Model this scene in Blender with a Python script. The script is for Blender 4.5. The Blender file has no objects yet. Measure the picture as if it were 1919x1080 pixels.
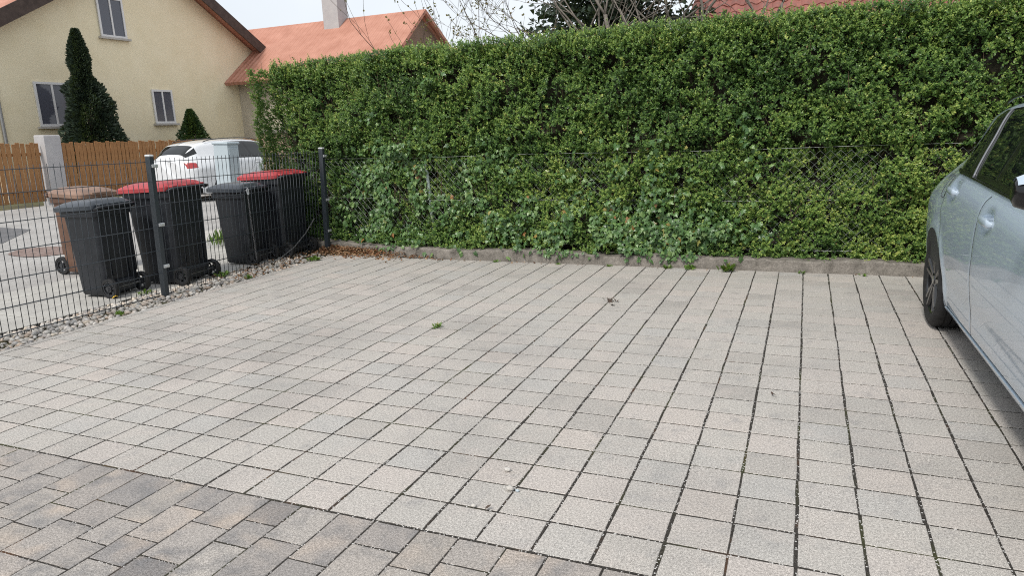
import bpy, math, random
import numpy as np
from mathutils import Vector, Matrix, Euler
R_ = math.radians
rng = np.random.default_rng(7)
random.seed(7)
scn = bpy.context.scene
col = scn.collection

# ------------------------------------------------------------------ camera
CAM_H = 1.4467
cR = Vector((0.925, 0.379, -0.040)); cU = Vector((-0.047, 0.219, 0.975)); cF = Vector((-0.378, 0.899, -0.221))
cF.normalize(); cR = (cR - cF*cR.dot(cF)).normalized(); cU = cR.cross(cF).normalized()
F_PX = 1312.667
cam = bpy.data.objects.new('camera', bpy.data.cameras.new('camera'))
col.objects.link(cam)
cam.data.sensor_width = 36.0
cam.data.lens = 36.0*F_PX/1919.0
cam.data.clip_start = 0.05; cam.data.clip_end = 2000
cam.matrix_world = Matrix(((cR.x, cU.x, -cF.x, 0), (cR.y, cU.y, -cF.y, 0), (cR.z, cU.z, -cF.z, CAM_H), (0, 0, 0, 1)))
scn.camera = cam
def proj(p):
    v = Vector(p)-Vector((0, 0, CAM_H)); d = v.dot(cF)
    if d < 0.05: return (-1e5, -1e5)
    return (959.5+F_PX*v.dot(cR)/d, 540-F_PX*v.dot(cU)/d)

# ------------------------------------------------------------------ world, sun, exposure
SUN_EL, SUN_AZ = R_(50), R_(192)          # azimuth clockwise from +Y
world = bpy.data.worlds.new('World'); scn.world = world; world.use_nodes = True
wn = world.node_tree.nodes; wl = world.node_tree.links; wn.clear()
sky = wn.new('ShaderNodeTexSky'); sky.sky_type = 'NISHITA'; sky.sun_disc = False
sky.sun_elevation = SUN_EL; sky.sun_rotation = SUN_AZ; sky.air_density = 1.0; sky.dust_density = 3.0; sky.ozone_density = 1.0
skm = wn.new('ShaderNodeMix'); skm.data_type = 'RGBA'
wtc = wn.new('ShaderNodeTexCoord'); wno = wn.new('ShaderNodeTexNoise'); wno.inputs['Scale'].default_value = 1.6; wno.inputs['Detail'].default_value = 5
wrp = wn.new('ShaderNodeMapRange'); wrp.inputs[1].default_value = .35; wrp.inputs[2].default_value = .7; wrp.inputs[3].default_value = .62; wrp.inputs[4].default_value = .92
wl.new(wtc.outputs['Generated'], wno.inputs['Vector']); wl.new(wno.outputs['Fac'], wrp.inputs[0]); wl.new(wrp.outputs[0], skm.inputs[0])
wl.new(sky.outputs[0], skm.inputs[6]); skm.inputs[7].default_value = (8.6, 8.9, 9.2, 1)      # thin bright cloud cover
bgn = wn.new('ShaderNodeBackground'); bgn.inputs['Strength'].default_value = 0.1
out = wn.new('ShaderNodeOutputWorld')
wl.new(skm.outputs[2], bgn.inputs['Color']); wl.new(bgn.outputs[0], out.inputs['Surface'])
sd = bpy.data.lights.new('sun', 'SUN'); sd.energy = 2.0; sd.angle = R_(10); sd.color = (1.0, .955, .88)
sun = bpy.data.objects.new('sun', sd); col.objects.link(sun)
sdir = Vector((math.sin(SUN_AZ)*math.cos(SUN_EL), math.cos(SUN_AZ)*math.cos(SUN_EL), math.sin(SUN_EL)))
sun.rotation_euler = sdir.to_track_quat('Z', 'Y').to_euler(); sun.location = (0, 0, 20)
scn.view_settings.view_transform = 'Standard'; scn.view_settings.look = 'None'
scn.view_settings.exposure = 0.37; scn.view_settings.gamma = 1.0; scn.view_settings.use_curve_mapping = False
scn.cycles.max_bounces = 6; scn.cycles.diffuse_bounces = 3; scn.cycles.glossy_bounces = 3; scn.cycles.transmission_bounces = 4
scn.cycles.use_denoising = False
scn.cycles.filter_width = 1.05

# ------------------------------------------------------------------ material helpers
def mat(name, color=(.5, .5, .5), rough=.6, metal=0., spec=.5, coat=0.):
    m = bpy.data.materials.new(name); m.use_nodes = True
    b = m.node_tree.nodes['Principled BSDF']
    b.inputs['Base Color'].default_value = (*color, 1); b.inputs['Roughness'].default_value = rough
    b.inputs['Metallic'].default_value = metal; b.inputs['Specular IOR Level'].default_value = spec
    b.inputs['Coat Weight'].default_value = coat
    b.inputs['Coat Roughness'].default_value = .04
    return m
class NT:
    """small node-building helper"""
    def __init__(s, m): s.t = m.node_tree; s.n = s.t.nodes; s.b = s.n['Principled BSDF']
    def node(s, ty, **kw):
        n = s.n.new(ty)
        for k, v in kw.items(): setattr(n, k, v)
        return n
    def link(s, a, b): s.t.links.new(a, b)
    def pos(s): return s.node('ShaderNodeNewGeometry').outputs['Position']
    def objco(s): return s.node('ShaderNodeTexCoord').outputs['Object']
    def noise(s, vec, scale, detail=3, rough=.55):
        n = s.node('ShaderNodeTexNoise'); n.inputs['Scale'].default_value = scale
        n.inputs['Detail'].default_value = detail; n.inputs['Roughness'].default_value = rough
        if vec is not None: s.link(vec, n.inputs['Vector'])
        return n
    def voro(s, vec, scale, feat='F1'):
        n = s.node('ShaderNodeTexVoronoi', feature=feat); n.inputs['Scale'].default_value = scale; s.link(vec, n.inputs['Vector']); return n
    def ramp(s, fac, stops, interp='LINEAR'):
        r = s.node('ShaderNodeValToRGB'); r.color_ramp.interpolation = interp
        e = r.color_ramp.elements
        while len(e) > 1: e.remove(e[-1])
        for i, (p, c) in enumerate(stops):
            if not isinstance(c, tuple): c = (c, c, c)
            el = e[0] if i == 0 else e.new(p)
            el.position = p; el.color = (*c, 1)
        s.link(fac, r.inputs[0]); return r.outputs[0]
    def mix(s, a, b, fac, mode='MIX'):
        m = s.node('ShaderNodeMix', data_type='RGBA', blend_type=mode)
        for v, i in ((fac, 0), (a, 6), (b, 7)):
            if isinstance(v, (int, float)): m.inputs[i].default_value = v
            elif isinstance(v, tuple): m.inputs[i].default_value = (*v, 1)
            else: s.link(v, m.inputs[i])
        return m.outputs[2]
    def math(s, op, a, b=0.):
        m = s.node('ShaderNodeMath', operation=op)
        for v, i in ((a, 0), (b, 1)):
            if isinstance(v, (int, float)): m.inputs[i].default_value = v
            else: s.link(v, m.inputs[i])
        return m.outputs[0]
    def bump(s, h, strength=.3, dist=.002):
        b = s.node('ShaderNodeBump'); b.inputs['Strength'].default_value = strength; b.inputs['Distance'].default_value = dist
        s.link(h, b.inputs['Height']); s.link(b.outputs[0], s.b.inputs['Normal'])
    def base(s, c): s.link(c, s.b.inputs['Base Color'])
    def rough(s, c): s.link(c, s.b.inputs['Roughness'])
    def rnd(s):
        o = s.node('ShaderNodeObjectInfo').outputs['Random']; i = s.node('ShaderNodeNewGeometry').outputs['Random Per Island']
        return s.math('FRACT', s.math('ADD', o, i))

M = {}
# square concrete pavers: one tint per paver, stone grain, weathering blotches
m = mat('paver_grey', rough=.85, spec=.3); n = NT(m); P = n.pos()
mp = n.node('ShaderNodeMapping'); mp.inputs['Location'].default_value = (1.0396/.215, -2.0277/.20483, 0); mp.inputs['Scale'].default_value = (1/.215, 1/.20483, 0); n.link(P, mp.inputs['Vector'])
fl = n.node('ShaderNodeVectorMath', operation='FLOOR'); n.link(mp.outputs[0], fl.inputs[0])
wnz = n.node('ShaderNodeTexWhiteNoise', noise_dimensions='2D'); n.link(fl.outputs[0], wnz.inputs['Vector'])
c = n.ramp(wnz.outputs['Value'], [(0, (.355, .335, .31)), (.2, (.415, .393, .362)), (.4, (.39, .372, .346)), (.55, (.435, .400, .370)), (.7, (.405, .386, .356)), (.82, (.388, .376, .356)), (.92, (.44, .40, .365)), (1, (.40, .382, .356))])
b1 = n.noise(P, .9, 6, .65); c = n.mix(c, (.15, .145, .145), n.ramp(b1.outputs['Fac'], [(.50, 0.), (.72, .34)]))
for sx_, sy_, sr_, sk_ in ((-3.3, 4.0, .75, .30), (-2.7, 3.0, .5, .26), (-3.8, 3.3, .5, .30), (-2.2, 4.6, .45, .2), (-.35, 2.5, .5, .2), (.3, 3.6, .4, .18)):      # old oil and tyre stains
    dv = n.node('ShaderNodeVectorMath', operation='DISTANCE'); wv = n.node('ShaderNodeVectorMath', operation='MULTIPLY_ADD'); n.link(n.noise(P, 3.5, 4).outputs['Color'], wv.inputs[0]); wv.inputs[1].default_value = (.9, .9, 0); n.link(P, wv.inputs[2])
    n.link(wv.outputs[0], dv.inputs[0]); dv.inputs[1].default_value = (sx_+.45, sy_+.45, 0)
    c = n.mix(c, (.13, .125, .125), n.ramp(n.math('DIVIDE', dv.outputs['Value'], sr_), [(.1, sk_), (1., 0.)]))
b2 = n.noise(P, 6.5, 4, .6); c = n.mix(c, (.46, .41, .375), n.ramp(b2.outputs['Fac'], [(.5, 0.), (.75, .4)]))
b3 = n.noise(P, 9.0, 3, .6); c = n.mix(c, (.20, .20, .205), n.ramp(b3.outputs['Fac'], [(.56, 0.), (.78, .45)]))
g0 = n.noise(P, 105, 3, .65); c = n.mix(c, n.ramp(g0.outputs['Fac'], [(.34, .5), (.5, .97), (.66, 1.4)]), .6, 'MULTIPLY')
g1 = n.noise(P, 300, 2, .7); c = n.mix(c, n.ramp(g1.outputs['Fac'], [(.32, .3), (.5, 1.), (.68, 1.7)]), .7, 'MULTIPLY')
g2 = n.voro(P, 260); c = n.mix(c, (.62, .61, .60), n.ramp(g2.outputs['Distance'], [(.10, .5), (.2, 0.)]))
n.base(c); n.bump(g1.outputs['Fac'], .5, .0015)
M['paver'] = m
# long mixed-tone pavers
m = mat('paver_mixed_tone', rough=.82, spec=.3); n = NT(m); P = n.pos()
oi = n.node('ShaderNodeObjectInfo').outputs['Random']; isl = n.node('ShaderNodeNewGeometry').outputs['Random Per Island']
rv = n.math('FRACT', n.math('ADD', oi, isl))
c = n.ramp(rv, [(0, (.22, .20, .187)), (.14, (.33, .305, .283)), (.3, (.27, .245, .22)), (.42, (.36, .335, .308)), (.55, (.30, .277, .258)), (.66, (.35, .315, .285)), (.8, (.25, .235, .225)), (.9, (.34, .312, .285)), (1, (.30, .282, .265))])
ofs = n.node('ShaderNodeVectorMath', operation='SCALE'); cmb = n.node('ShaderNodeCombineXYZ'); n.link(rv, cmb.inputs[0]); n.link(rv, cmb.inputs[2]); n.link(cmb.outputs[0], ofs.inputs[0]); ofs.inputs['Scale'].default_value = 37
ad = n.node('ShaderNodeVectorMath', operation='ADD'); n.link(P, ad.inputs[0]); n.link(ofs.outputs[0], ad.inputs[1])
b1 = n.noise(ad.outputs[0], 7, 3, .6); c = n.mix(c, (.15, .15, .155), n.ramp(b1.outputs['Fac'], [(.47, 0.), (.72, .75)]))
b2 = n.noise(ad.outputs[0], 5.2, 2, .5); c = n.mix(c, (.46, .38, .31), n.ramp(b2.outputs['Fac'], [(.54, 0.), (.75, .55)]))
g0 = n.noise(P, 105, 3, .65); c = n.mix(c, n.ramp(g0.outputs['Fac'], [(.34, .5), (.5, .97), (.66, 1.4)]), .6, 'MULTIPLY')
g1 = n.noise(P, 300, 2, .7); c = n.mix(c, n.ramp(g1.outputs['Fac'], [(.32, .3), (.5, 1.), (.68, 1.7)]), .7, 'MULTIPLY')
g2 = n.voro(P, 260); c = n.mix(c, (.62, .61, .60), n.ramp(g2.outputs['Distance'], [(.10, .45), (.2, 0.)]))
n.base(c); n.bump(g1.outputs['Fac'], .5, .0015)
M['paver_mixed'] = m
# joint bed: dark grit, pale chips, moss, rust-brown seeds
m = mat('joint_grit', rough=.95, spec=.2); n = NT(m); P = n.pos()
c = n.ramp(n.noise(P, 160, 3, .7).outputs['Fac'], [(.3, (.012, .011, .010)), (.6, (.05, .045, .04)), (.8, (.11, .10, .09))])
c = n.mix(c, (.05, .055, .015), n.ramp(n.noise(P, 2.3, 3).outputs['Fac'], [(.52, 0.), (.66, .6)]))
c = n.mix(c, (.13, .06, .025), n.ramp(n.noise(P, 3.1, 3).outputs['Fac'], [(.6, 0.), (.72, .5)]))
v = n.voro(P, 115); sel = n.ramp(v.outputs['Color'], [(.60, 0.), (.64, 1.)])
c = n.mix(c, (.55, .54, .52), n.math('MULTIPLY', sel, n.ramp(v.outputs['Distance'], [(.3, 1.), (.42, 0.)])))
n.base(c); n.bump(v.outputs['Distance'], .6, .004); M['joint'] = m
# foliage driven by a per-leaf tint attribute
def leaf_mat(name, stops, rough=.42, trans=.25, attr='tint', spec=.5):
    m = mat(name, rough=rough, spec=spec); n = NT(m)
    if attr: f = n.node('ShaderNodeAttribute', attribute_name=attr).outputs['Fac']
    else: f = n.rnd()
    c = n.ramp(f, stops); n.base(c)
    tr = n.node('ShaderNodeBsdfTranslucent'); n.link(n.mix(c, (.5, .7, .1), .25), tr.inputs['Color'])
    ms = n.node('ShaderNodeMixShader'); ms.inputs[0].default_value = trans
    o = n.n['Material Output']; n.link(n.b.outputs[0], ms.inputs[1]); n.link(tr.outputs[0], ms.inputs[2]); n.link(ms.outputs[0], o.inputs['Surface'])
    return m
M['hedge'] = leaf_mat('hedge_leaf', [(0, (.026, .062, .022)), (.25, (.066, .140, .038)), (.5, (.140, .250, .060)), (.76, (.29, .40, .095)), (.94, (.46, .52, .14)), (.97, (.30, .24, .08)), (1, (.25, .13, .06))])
M['ivy'] = leaf_mat('ivy_leaf', [(0, (.038, .090, .030)), (.4, (.070, .150, .045)), (.7, (.115, .215, .070)), (.985, (.19, .29, .10)), (.99, (.30, .25, .06)), (1, (.28, .12, .05))], rough=.36, trans=.15, attr=None)
M['weed'] = leaf_mat('weed_leaf', [(0, (.06, .12, .02)), (.5, (.10, .20, .03)), (.9, (.17, .26, .05)), (1, (.25, .22, .08))], attr=None)
M['conifer'] = leaf_mat('conifer_needles', [(0, (.010, .022, .014)), (.5, (.022, .042, .024)), (1, (.05, .075, .04))], rough=.7, trans=.1)
M['bud'] = leaf_mat('spring_bud', [(0, (.10, .10, .03)), (.5, (.20, .13, .05)), (1, (.16, .20, .05))], attr=None)
M['shrub'] = leaf_mat('shrub_leaf', [(0, (.02, .045, .02)), (.5, (.04, .08, .03)), (1, (.08, .13, .04))])
M['litter'] = leaf_mat('dead_leaf', [(0, (.10, .045, .025)), (.3, (.20, .09, .045)), (.6, (.30, .17, .09)), (.85, (.38, .27, .17)), (1, (.14, .09, .06))], rough=.8, trans=.1, attr=None, spec=.2)
def noisy(name, a, b, scale=8, rough=.8, detail=5, spec=.3, bump=0., fine=None, metal=0., world=False):
    m = mat(name, rough=rough, spec=spec, metal=metal); n = NT(m); P = n.pos() if world else n.objco()
    f = n.noise(P, scale, detail, .6).outputs['Fac']; c = n.ramp(f, [(.3, a), (.7, b)])
    if fine:
        g = n.noise(P, fine, 2, .7).outputs['Fac']; c = n.mix(c, n.ramp(g, [(.3, .5), (.5, 1.), (.7, 1.5)]), .6, 'MULTIPLY')
        if bump: n.bump(g, bump, .003)
    elif bump: n.bump(f, bump, .01)
    n.base(c); return m
M['twig'] = noisy('hedge_twig', (.05, .035, .022), (.13, .09, .06), 30)
M['core'] = noisy('dark_hedge_core', (.010, .010, .006), (.035, .03, .018), 25, bump=.8)  # dark twig brown for the core added behind the leaves
M['bark'] = noisy('grey_bark', (.11, .095, .08), (.25, .225, .195), 14, bump=.5)
M['bark_dark'] = noisy('dark_bark', (.05, .035, .03), (.12, .09, .07), 14)
M['concrete'] = noisy('old_concrete', (.105, .095, .082), (.26, .238, .212), 9, rough=.92, fine=75, bump=1., world=True)
M['concrete_pale'] = noisy('pale_concrete', (.40, .38, .35), (.52, .50, .47), 5, rough=.9, fine=150, bump=.4, world=True)
M['slab'] = noisy('pavement_slab', (.34, .33, .31), (.45, .44, .41), 3, rough=.9, fine=200, bump=.3, world=True)
m = noisy('street_asphalt', (.28, .27, .26), (.40, .39, .375), 1.2, rough=.9, fine=60, bump=.5, world=True); M['asphalt'] = m
M['asphalt_dark'] = noisy('asphalt_patch', (.11, .11, .115), (.16, .16, .165), 2, rough=.9, fine=70, world=True)
M['rust_grit'] = noisy('reddish_gravel_patch', (.15, .10, .085), (.27, .21, .19), 9, rough=.95, fine=60, world=True)
M['soil'] = noisy('ground_soil', (.07, .06, .045), (.13, .13, .06), 2, rough=.95, fine=40, world=True)
M['fence'] = mat('anthracite_powder_coat', (.030, .038, .046), .38)
M['cap'] = mat('pale_plastic_cap', (.55, .57, .58), .5)
M['clamp'] = mat('galvanised_clamp', (.62, .64, .66), .35, .6)
M['galv'] = noisy('galvanised_wire', (.26, .28, .28), (.44, .46, .46), 20, rough=.45, metal=.5)
M['grey_post'] = noisy('weathered_green_grey_post', (.25, .32, .30), (.40, .46, .44), 9, rough=.7)
def plastic(name, c, rough=.45):
    m = mat(name, c, rough, spec=.45); n = NT(m); P = n.objco()
    f = n.noise(P, 7, 5, .65).outputs['Fac']; d = tuple(min(1, x*1.5+.005) for x in c)
    n.base(n.ramp(f, [(.42, c), (.75, d)])); n.rough(n.ramp(f, [(.3, rough-.08), (.7, rough+.15)])); return m
M['bin_black'] = plastic('black_bin_plastic', (.010, .012, .016), .40)
M['bin_lid'] = plastic('dark_lid_plastic', (.035, .042, .052), .30)
M['bin_red'] = plastic('red_lid_plastic', (.34, .04, .046), .42)
M['bin_brown'] = plastic('brown_bin_plastic', (.105, .055, .035), .5)
M['bin_brown_lid'] = plastic('brown_lid_plastic', (.20, .125, .09), .5)
M['rubber'] = mat('black_rubber', (.012, .012, .013), .7)
M['hub'] = mat('hub_plastic', (.035, .037, .042), .35)
M['axle'] = mat('steel_axle', (.3, .3, .3), .4, .8)
M['paint'] = mat('grey_blue_car_paint', (.40, .485, .575), .35, 0., .5, 1.0)
M['paint_white'] = mat('white_car_paint', (.70, .72, .74), .3, 0., .5, 1.0)
M['glass'] = mat('tinted_car_glass', (.006, .008, .008), .03, 0., .6)
M['trim'] = mat('gloss_black_trim', (.008, .008, .009), .12)
M['seam'] = mat('dark_panel_gap', (.02, .022, .025), .6)
M['tyre'] = noisy('car_tyre_rubber', (.014, .014, .015), (.028, .028, .029), 20, rough=.75)
M['rim'] = mat('gloss_black_alloy', (.014, .015, .017), .18, .3, .6, .6)
M['rim_cut'] = mat('machined_alloy_face', (.42, .44, .46), .25, .9)
M['spoke'] = mat('gloss_dark_alloy', (.014, .015, .017), .28, 0., .5, .3)
M['strip'] = mat('satin_grey_strip', (.16, .17, .185), .35, .4)
M['lamp_red'] = mat('red_tail_lamp', (.35, .01, .012), .1, 0., .5, 1.)
M['lamp_clear'] = mat('clear_head_lamp', (.6, .62, .64), .08, .2, .6, 1.)
M['cabinet'] = noisy('pale_blue_grey_cabinet', (.38, .45, .49), (.46, .52, .56), 3, rough=.6)
M['render_yellow'] = noisy('yellow_render', (.78, .69, .48), (.85, .765, .56), 1.2, rough=.92, fine=60, bump=.3)
M['render_pale'] = noisy('pale_render', (.5, .45, .36), (.6, .55, .45), 1.5, rough=.92)
M['window_frame'] = mat('white_window_frame', (.7, .7, .7), .4)
M['pane'] = mat('window_pane', (.09, .095, .12), .08, 0., .6)
M['roof_dark'] = noisy('dark_fascia_wood', (.05, .035, .03), (.09, .065, .055), 6, rough=.75)
M['tile_orange'] = noisy('orange_roof_tile', (.40, .185, .13), (.53, .27, .20), 1.5, rough=.8)
m = mat('red_clay_tile', rough=.7); n = NT(m); c = n.ramp(n.rnd(), [(0, (.21, .075, .058)), (.4, (.29, .105, .08)), (.75, (.25, .09, .07)), (1, (.34, .14, .105))])
f = n.noise(n.pos(), 9, 4, .6).outputs['Fac']; c = n.mix(c, (.12, .085, .07), n.ramp(f, [(.5, 0.), (.75, .7)])); n.base(c); M['tile_red'] = m
m = M['tile_orange']; n = NT(m); wv_ = n.node('ShaderNodeTexWave', bands_direction='X'); wv_.inputs['Scale'].default_value = 1.3; n.link(n.objco(), wv_.inputs['Vector']); n.bump(wv_.outputs['Fac'], .8, .05)
M['wood'] = noisy('brown_fence_board', (.26, .125, .05), (.40, .21, .09), 4, rough=.75)
M['pillar'] = noisy('grey_gate_pillar', (.40, .39, .40), (.48, .47, .47), 3, rough=.9)
M['pebbledash'] = noisy('brown_pebbledash', (.14, .10, .07), (.30, .22, .17), 30, rough=.95, fine=90, bump=.8)
m = mat('river_pebble', rough=.65); n = NT(m)
c = n.ramp(n.rnd(), [(0, (.36, .34, .31)), (.15, (.58, .55, .50)), (.3, (.30, .29, .28)), (.45, (.64, .61, .57)), (.58, (.44, .34, .26)), (.7, (.54, .49, .44)), (.82, (.24, .23, .23)), (.92, (.60, .52, .42)), (1, (.48, .46, .43))])
f = n.noise(n.pos(), 60, 4, .6).outputs['Fac']; c = n.mix(c, n.ramp(f, [(.3, .6), (.7, 1.3)]), .6, 'MULTIPLY'); n.base(c); M['pebble'] = m
M['chrome'] = mat('steel_chain', (.22, .22, .22), .4, .8)
M['yellow'] = mat('yellow_leaf', (.65, .42, .03), .6)

# ------------------------------------------------------------------ object helpers
def mesh_of(name, verts, faces, material=None, smooth=False):
    me = bpy.data.meshes.new(name); me.from_pydata([tuple(v) for v in verts], [], [tuple(f) for f in faces])
    if material: me.materials.append(material if not isinstance(material, str) else M[material])
    if smooth: me.polygons.foreach_set('use_smooth', [True]*len(me.polygons))
    me.update(); return me
def link(name, me, parent=None, loc=(0, 0, 0), rot=(0, 0, 0), scale=(1, 1, 1)):
    o = bpy.data.objects.new(name, me); col.objects.link(o)
    o.parent = parent; o.location = loc; o.rotation_euler = rot; o.scale = scale
    return o
def tag(o, label=None, cat=None, group=None, kind=None):
    for k, v in (('label', label), ('category', cat), ('group', group), ('kind', kind)):
        if v: o[k] = v
    return o
def empty(name, loc=(0, 0, 0), rot=(0, 0, 0), label=None, cat=None, group=None):
    o = link(name, None, None, loc, rot); return tag(o, label, cat, group)
def copy_tree(o, parent=None):
    c = o.copy(); col.objects.link(c); c.parent = parent
    for ch in o.children: copy_tree(ch, c)
    return c
class MB:
    """collects simple shapes for ONE mesh"""
    def __init__(s): s.v = []; s.f = []
    def add(s, v, f):
        k = len(s.v); s.v += [tuple(p) for p in v]; s.f += [tuple(i+k for i in q) for q in f]; return s
    def box(s, x0, x1, y0, y1, z0, z1, bev=0.):
        if bev <= 0:
            v = [(x, y, z) for z in (z0, z1) for x, y in ((x0, y0), (x1, y0), (x1, y1), (x0, y1))]
            return s.add(v, [(3, 2, 1, 0), (4, 5, 6, 7), (0, 1, 5, 4), (1, 2, 6, 5), (2, 3, 7, 6), (3, 0, 4, 7)])
        b = bev; R4 = lambda i, z: [(x0+i, y0+i, z), (x1-i, y0+i, z), (x1-i, y1-i, z), (x0+i, y1-i, z)]
        v = R4(b, z0)+R4(0, z0+b)+R4(0, z1-b)+R4(b, z1)
        f = [(3, 2, 1, 0), (12, 13, 14, 15)]
        for k in range(3):
            for i in range(4): j = (i+1) % 4; f.append((4*k+i, 4*k+j, 4*k+4+j, 4*k+4+i))
        return s.add(v, f)
    def tube(s, pts, r, sides=6, cap=True):
        pts = [Vector(p) for p in pts]; rr = r if isinstance(r, (list, tuple)) else [r]*len(pts)
        v = []; f = []; up = None
        for i, p in enumerate(pts):
            d = (pts[min(i+1, len(pts)-1)]-pts[max(i-1, 0)]).normalized()
            if up is None: up = Vector((0, 0, 1)) if abs(d.z) < .9 else Vector((1, 0, 0))
            a = d.cross(up).normalized(); b = a.cross(d); up = b
            for k in range(sides):
                t = 2*math.pi*k/sides; v.append(p+(a*math.cos(t)+b*math.sin(t))*rr[i])
        for i in range(len(pts)-1):
            for k in range(sides): j = (k+1) % sides; f.append((i*sides+k, i*sides+j, (i+1)*sides+j, (i+1)*sides+k))
        if cap: f.append(tuple(range(sides))[::-1]); f.append(tuple(range((len(pts)-1)*sides, len(pts)*sides)))
        return s.add(v, f)
    def lathe(s, prof, n=24, axis='x', close=False):
        v = []; f = []
        for (r, h) in prof:
            for k in range(n):
                t = 2*math.pi*k/n; a, b = r*math.cos(t), r*math.sin(t)
                v.append({'x': (h, a, b), 'y': (a, h, b), 'z': (a, b, h)}[axis])
        L = len(prof)
        for i in range(L-1 if not close else L):
            i2 = (i+1) % L
            for k in range(n): j = (k+1) % n; f.append((i*n+k, i2*n+k, i2*n+j, i*n+j))
        if not close: f.append(tuple(range(n))); f.append(tuple(range((L-1)*n, L*n))[::-1])
        return s.add(v, f)
    def loft(s, rings, capa=True, capb=True):
        n = len(rings[0]); v = [p for r in rings for p in r]; f = []
        for i in range(len(rings)-1):
            for k in range(n): j = (k+1) % n; f.append((i*n+k, i*n+j, (i+1)*n+j, (i+1)*n+k))
        if capa: f.append(tuple(range(n))[::-1])
        if capb: f.append(tuple(range((len(rings)-1)*n, len(rings)*n)))
        return s.add(v, f)
    def build(s, name, material, parent=None, loc=(0, 0, 0), rot=(0, 0, 0), smooth=False):
        me = mesh_of(name, s.v, s.f, material, smooth)
        if smooth == 'auto':
            me.polygons.foreach_set('use_smooth', [True]*len(me.polygons)); me.set_sharp_from_angle(angle=R_(38))
        return link(name, me, parent, loc, rot)
def big_mesh(name, V, nper, material, attr=None):
    """V: (faces*nper,3) unshared vertices; every face has nper corners"""
    nf = len(V)//nper; me = bpy.data.meshes.new(name)
    me.vertices.add(len(V)); me.vertices.foreach_set('co', np.ascontiguousarray(V, dtype=np.float32).ravel())
    me.loops.add(len(V)); me.loops.foreach_set('vertex_index', np.arange(len(V), dtype=np.int32))
    me.polygons.add(nf); me.polygons.foreach_set('loop_start', np.arange(0, len(V), nper, dtype=np.int32))
    me.materials.append(M[material])
    if attr is not None:
        a = me.attributes.new('tint', 'FLOAT', 'FACE'); a.data.foreach_set('value', np.ascontiguousarray(attr, dtype=np.float32))
    me.update(calc_edges=True); return me
def rot_mats(d, roll):
    """matrices whose local +Z axis is d, rolled by roll; d (n,3)"""
    d = d/np.linalg.norm(d, axis=1, keepdims=True)
    ref = np.where(np.abs(d[:, 2:3]) < .95, np.array([[0, 0, 1.]]), np.array([[1., 0, 0]]))
    a = np.cross(ref, d); a /= np.linalg.norm(a, axis=1, keepdims=True); b = np.cross(d, a)
    c, s = np.cos(roll)[:, None], np.sin(roll)[:, None]
    return np.stack([a*c+b*s, -a*s+b*c, d], axis=2)
_lat = {}
def vnoise(x, y, z=None, seed=0):
    """smooth lattice noise in 0..1 (2-D or 3-D)"""
    if z is None: z = np.zeros_like(x)
    if seed not in _lat: _lat[seed] = np.random.default_rng(1000+seed).random((32, 32, 32))
    L = _lat[seed]
    xi, yi, zi = np.floor(x).astype(int), np.floor(y).astype(int), np.floor(z).astype(int)
    fx, fy, fz = x-xi, y-yi, z-zi
    fx, fy, fz = [t*t*(3-2*t) for t in (fx, fy, fz)]
    r = 0
    for a in (0, 1):
        for b in (0, 1):
            for c in (0, 1):
                w = (fx if a else 1-fx)*(fy if b else 1-fy)*(fz if c else 1-fz)
                r = r+w*L[(xi+a) % 32, (yi+b) % 32, (zi+c) % 32]
    return r
# true vertical leans a little against the slightly falling paved ground
LEAN = Matrix(((1, 0, .031, 0), (0, 1, .0125, 0), (-.031, -.0125, 1, 0), (0, 0, 0, 1))).to_euler()
def leaned(p, l): return (p[0]+.031*l, p[1]+.0125*l, p[2]+l)

# ================================================================== SETTING
gm = MB(); gm.add([(-400, -400, -.10), (400, -400, -.10), (400, 400, -.10), (-400, 400, -.10)], [(0, 1, 2, 3)])
tag(gm.build('ground', 'soil'), kind='structure')
tag(MB().box(-18.4, -7.62, -60, 90, -.14, -.022).build('street', 'asphalt'), kind='structure')
tag(MB().add([(-14.2, 3, -.018), (-11.9, 3, -.018), (-11.9, 7.2, -.018), (-13.3, 8.6, -.018), (-15.6, 8.9, -.018)], [(0, 1, 2, 3, 4)]).build('asphalt_patch', 'asphalt_dark'), kind='structure')
pts = [(-10.15+.62*math.cos(t)*(1+.1*math.sin(3*t)), 6.7+.42*math.sin(t)*(1+.12*math.cos(2*t+1)), -.014) for t in np.linspace(0, 2*math.pi, 26)[:-1]]
tag(MB().add(pts, [tuple(range(25))]).build('gravel_patch', 'rust_grit'), kind='structure')

# ---- street-side pavement of slabs, where the bins stand
walk = tag(MB().box(-7.62, -5.96, -4, 12, -.14, -.0045).build('slab_pavement', 'joint'), kind='structure')
sme = mesh_of('slab', *(lambda b: (b.v, b.f))(MB().box(-.2015, .2015, -.2015, .2015, -.05, 0, .004)), 'slab')
for i in range(4):
    for j in range(24):
        link('slab', sme, walk, (-7.41+.413*i, 1.2+.413*j, random.uniform(-.002, .002)), (0, 0, random.gauss(0, .004)))

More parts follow.
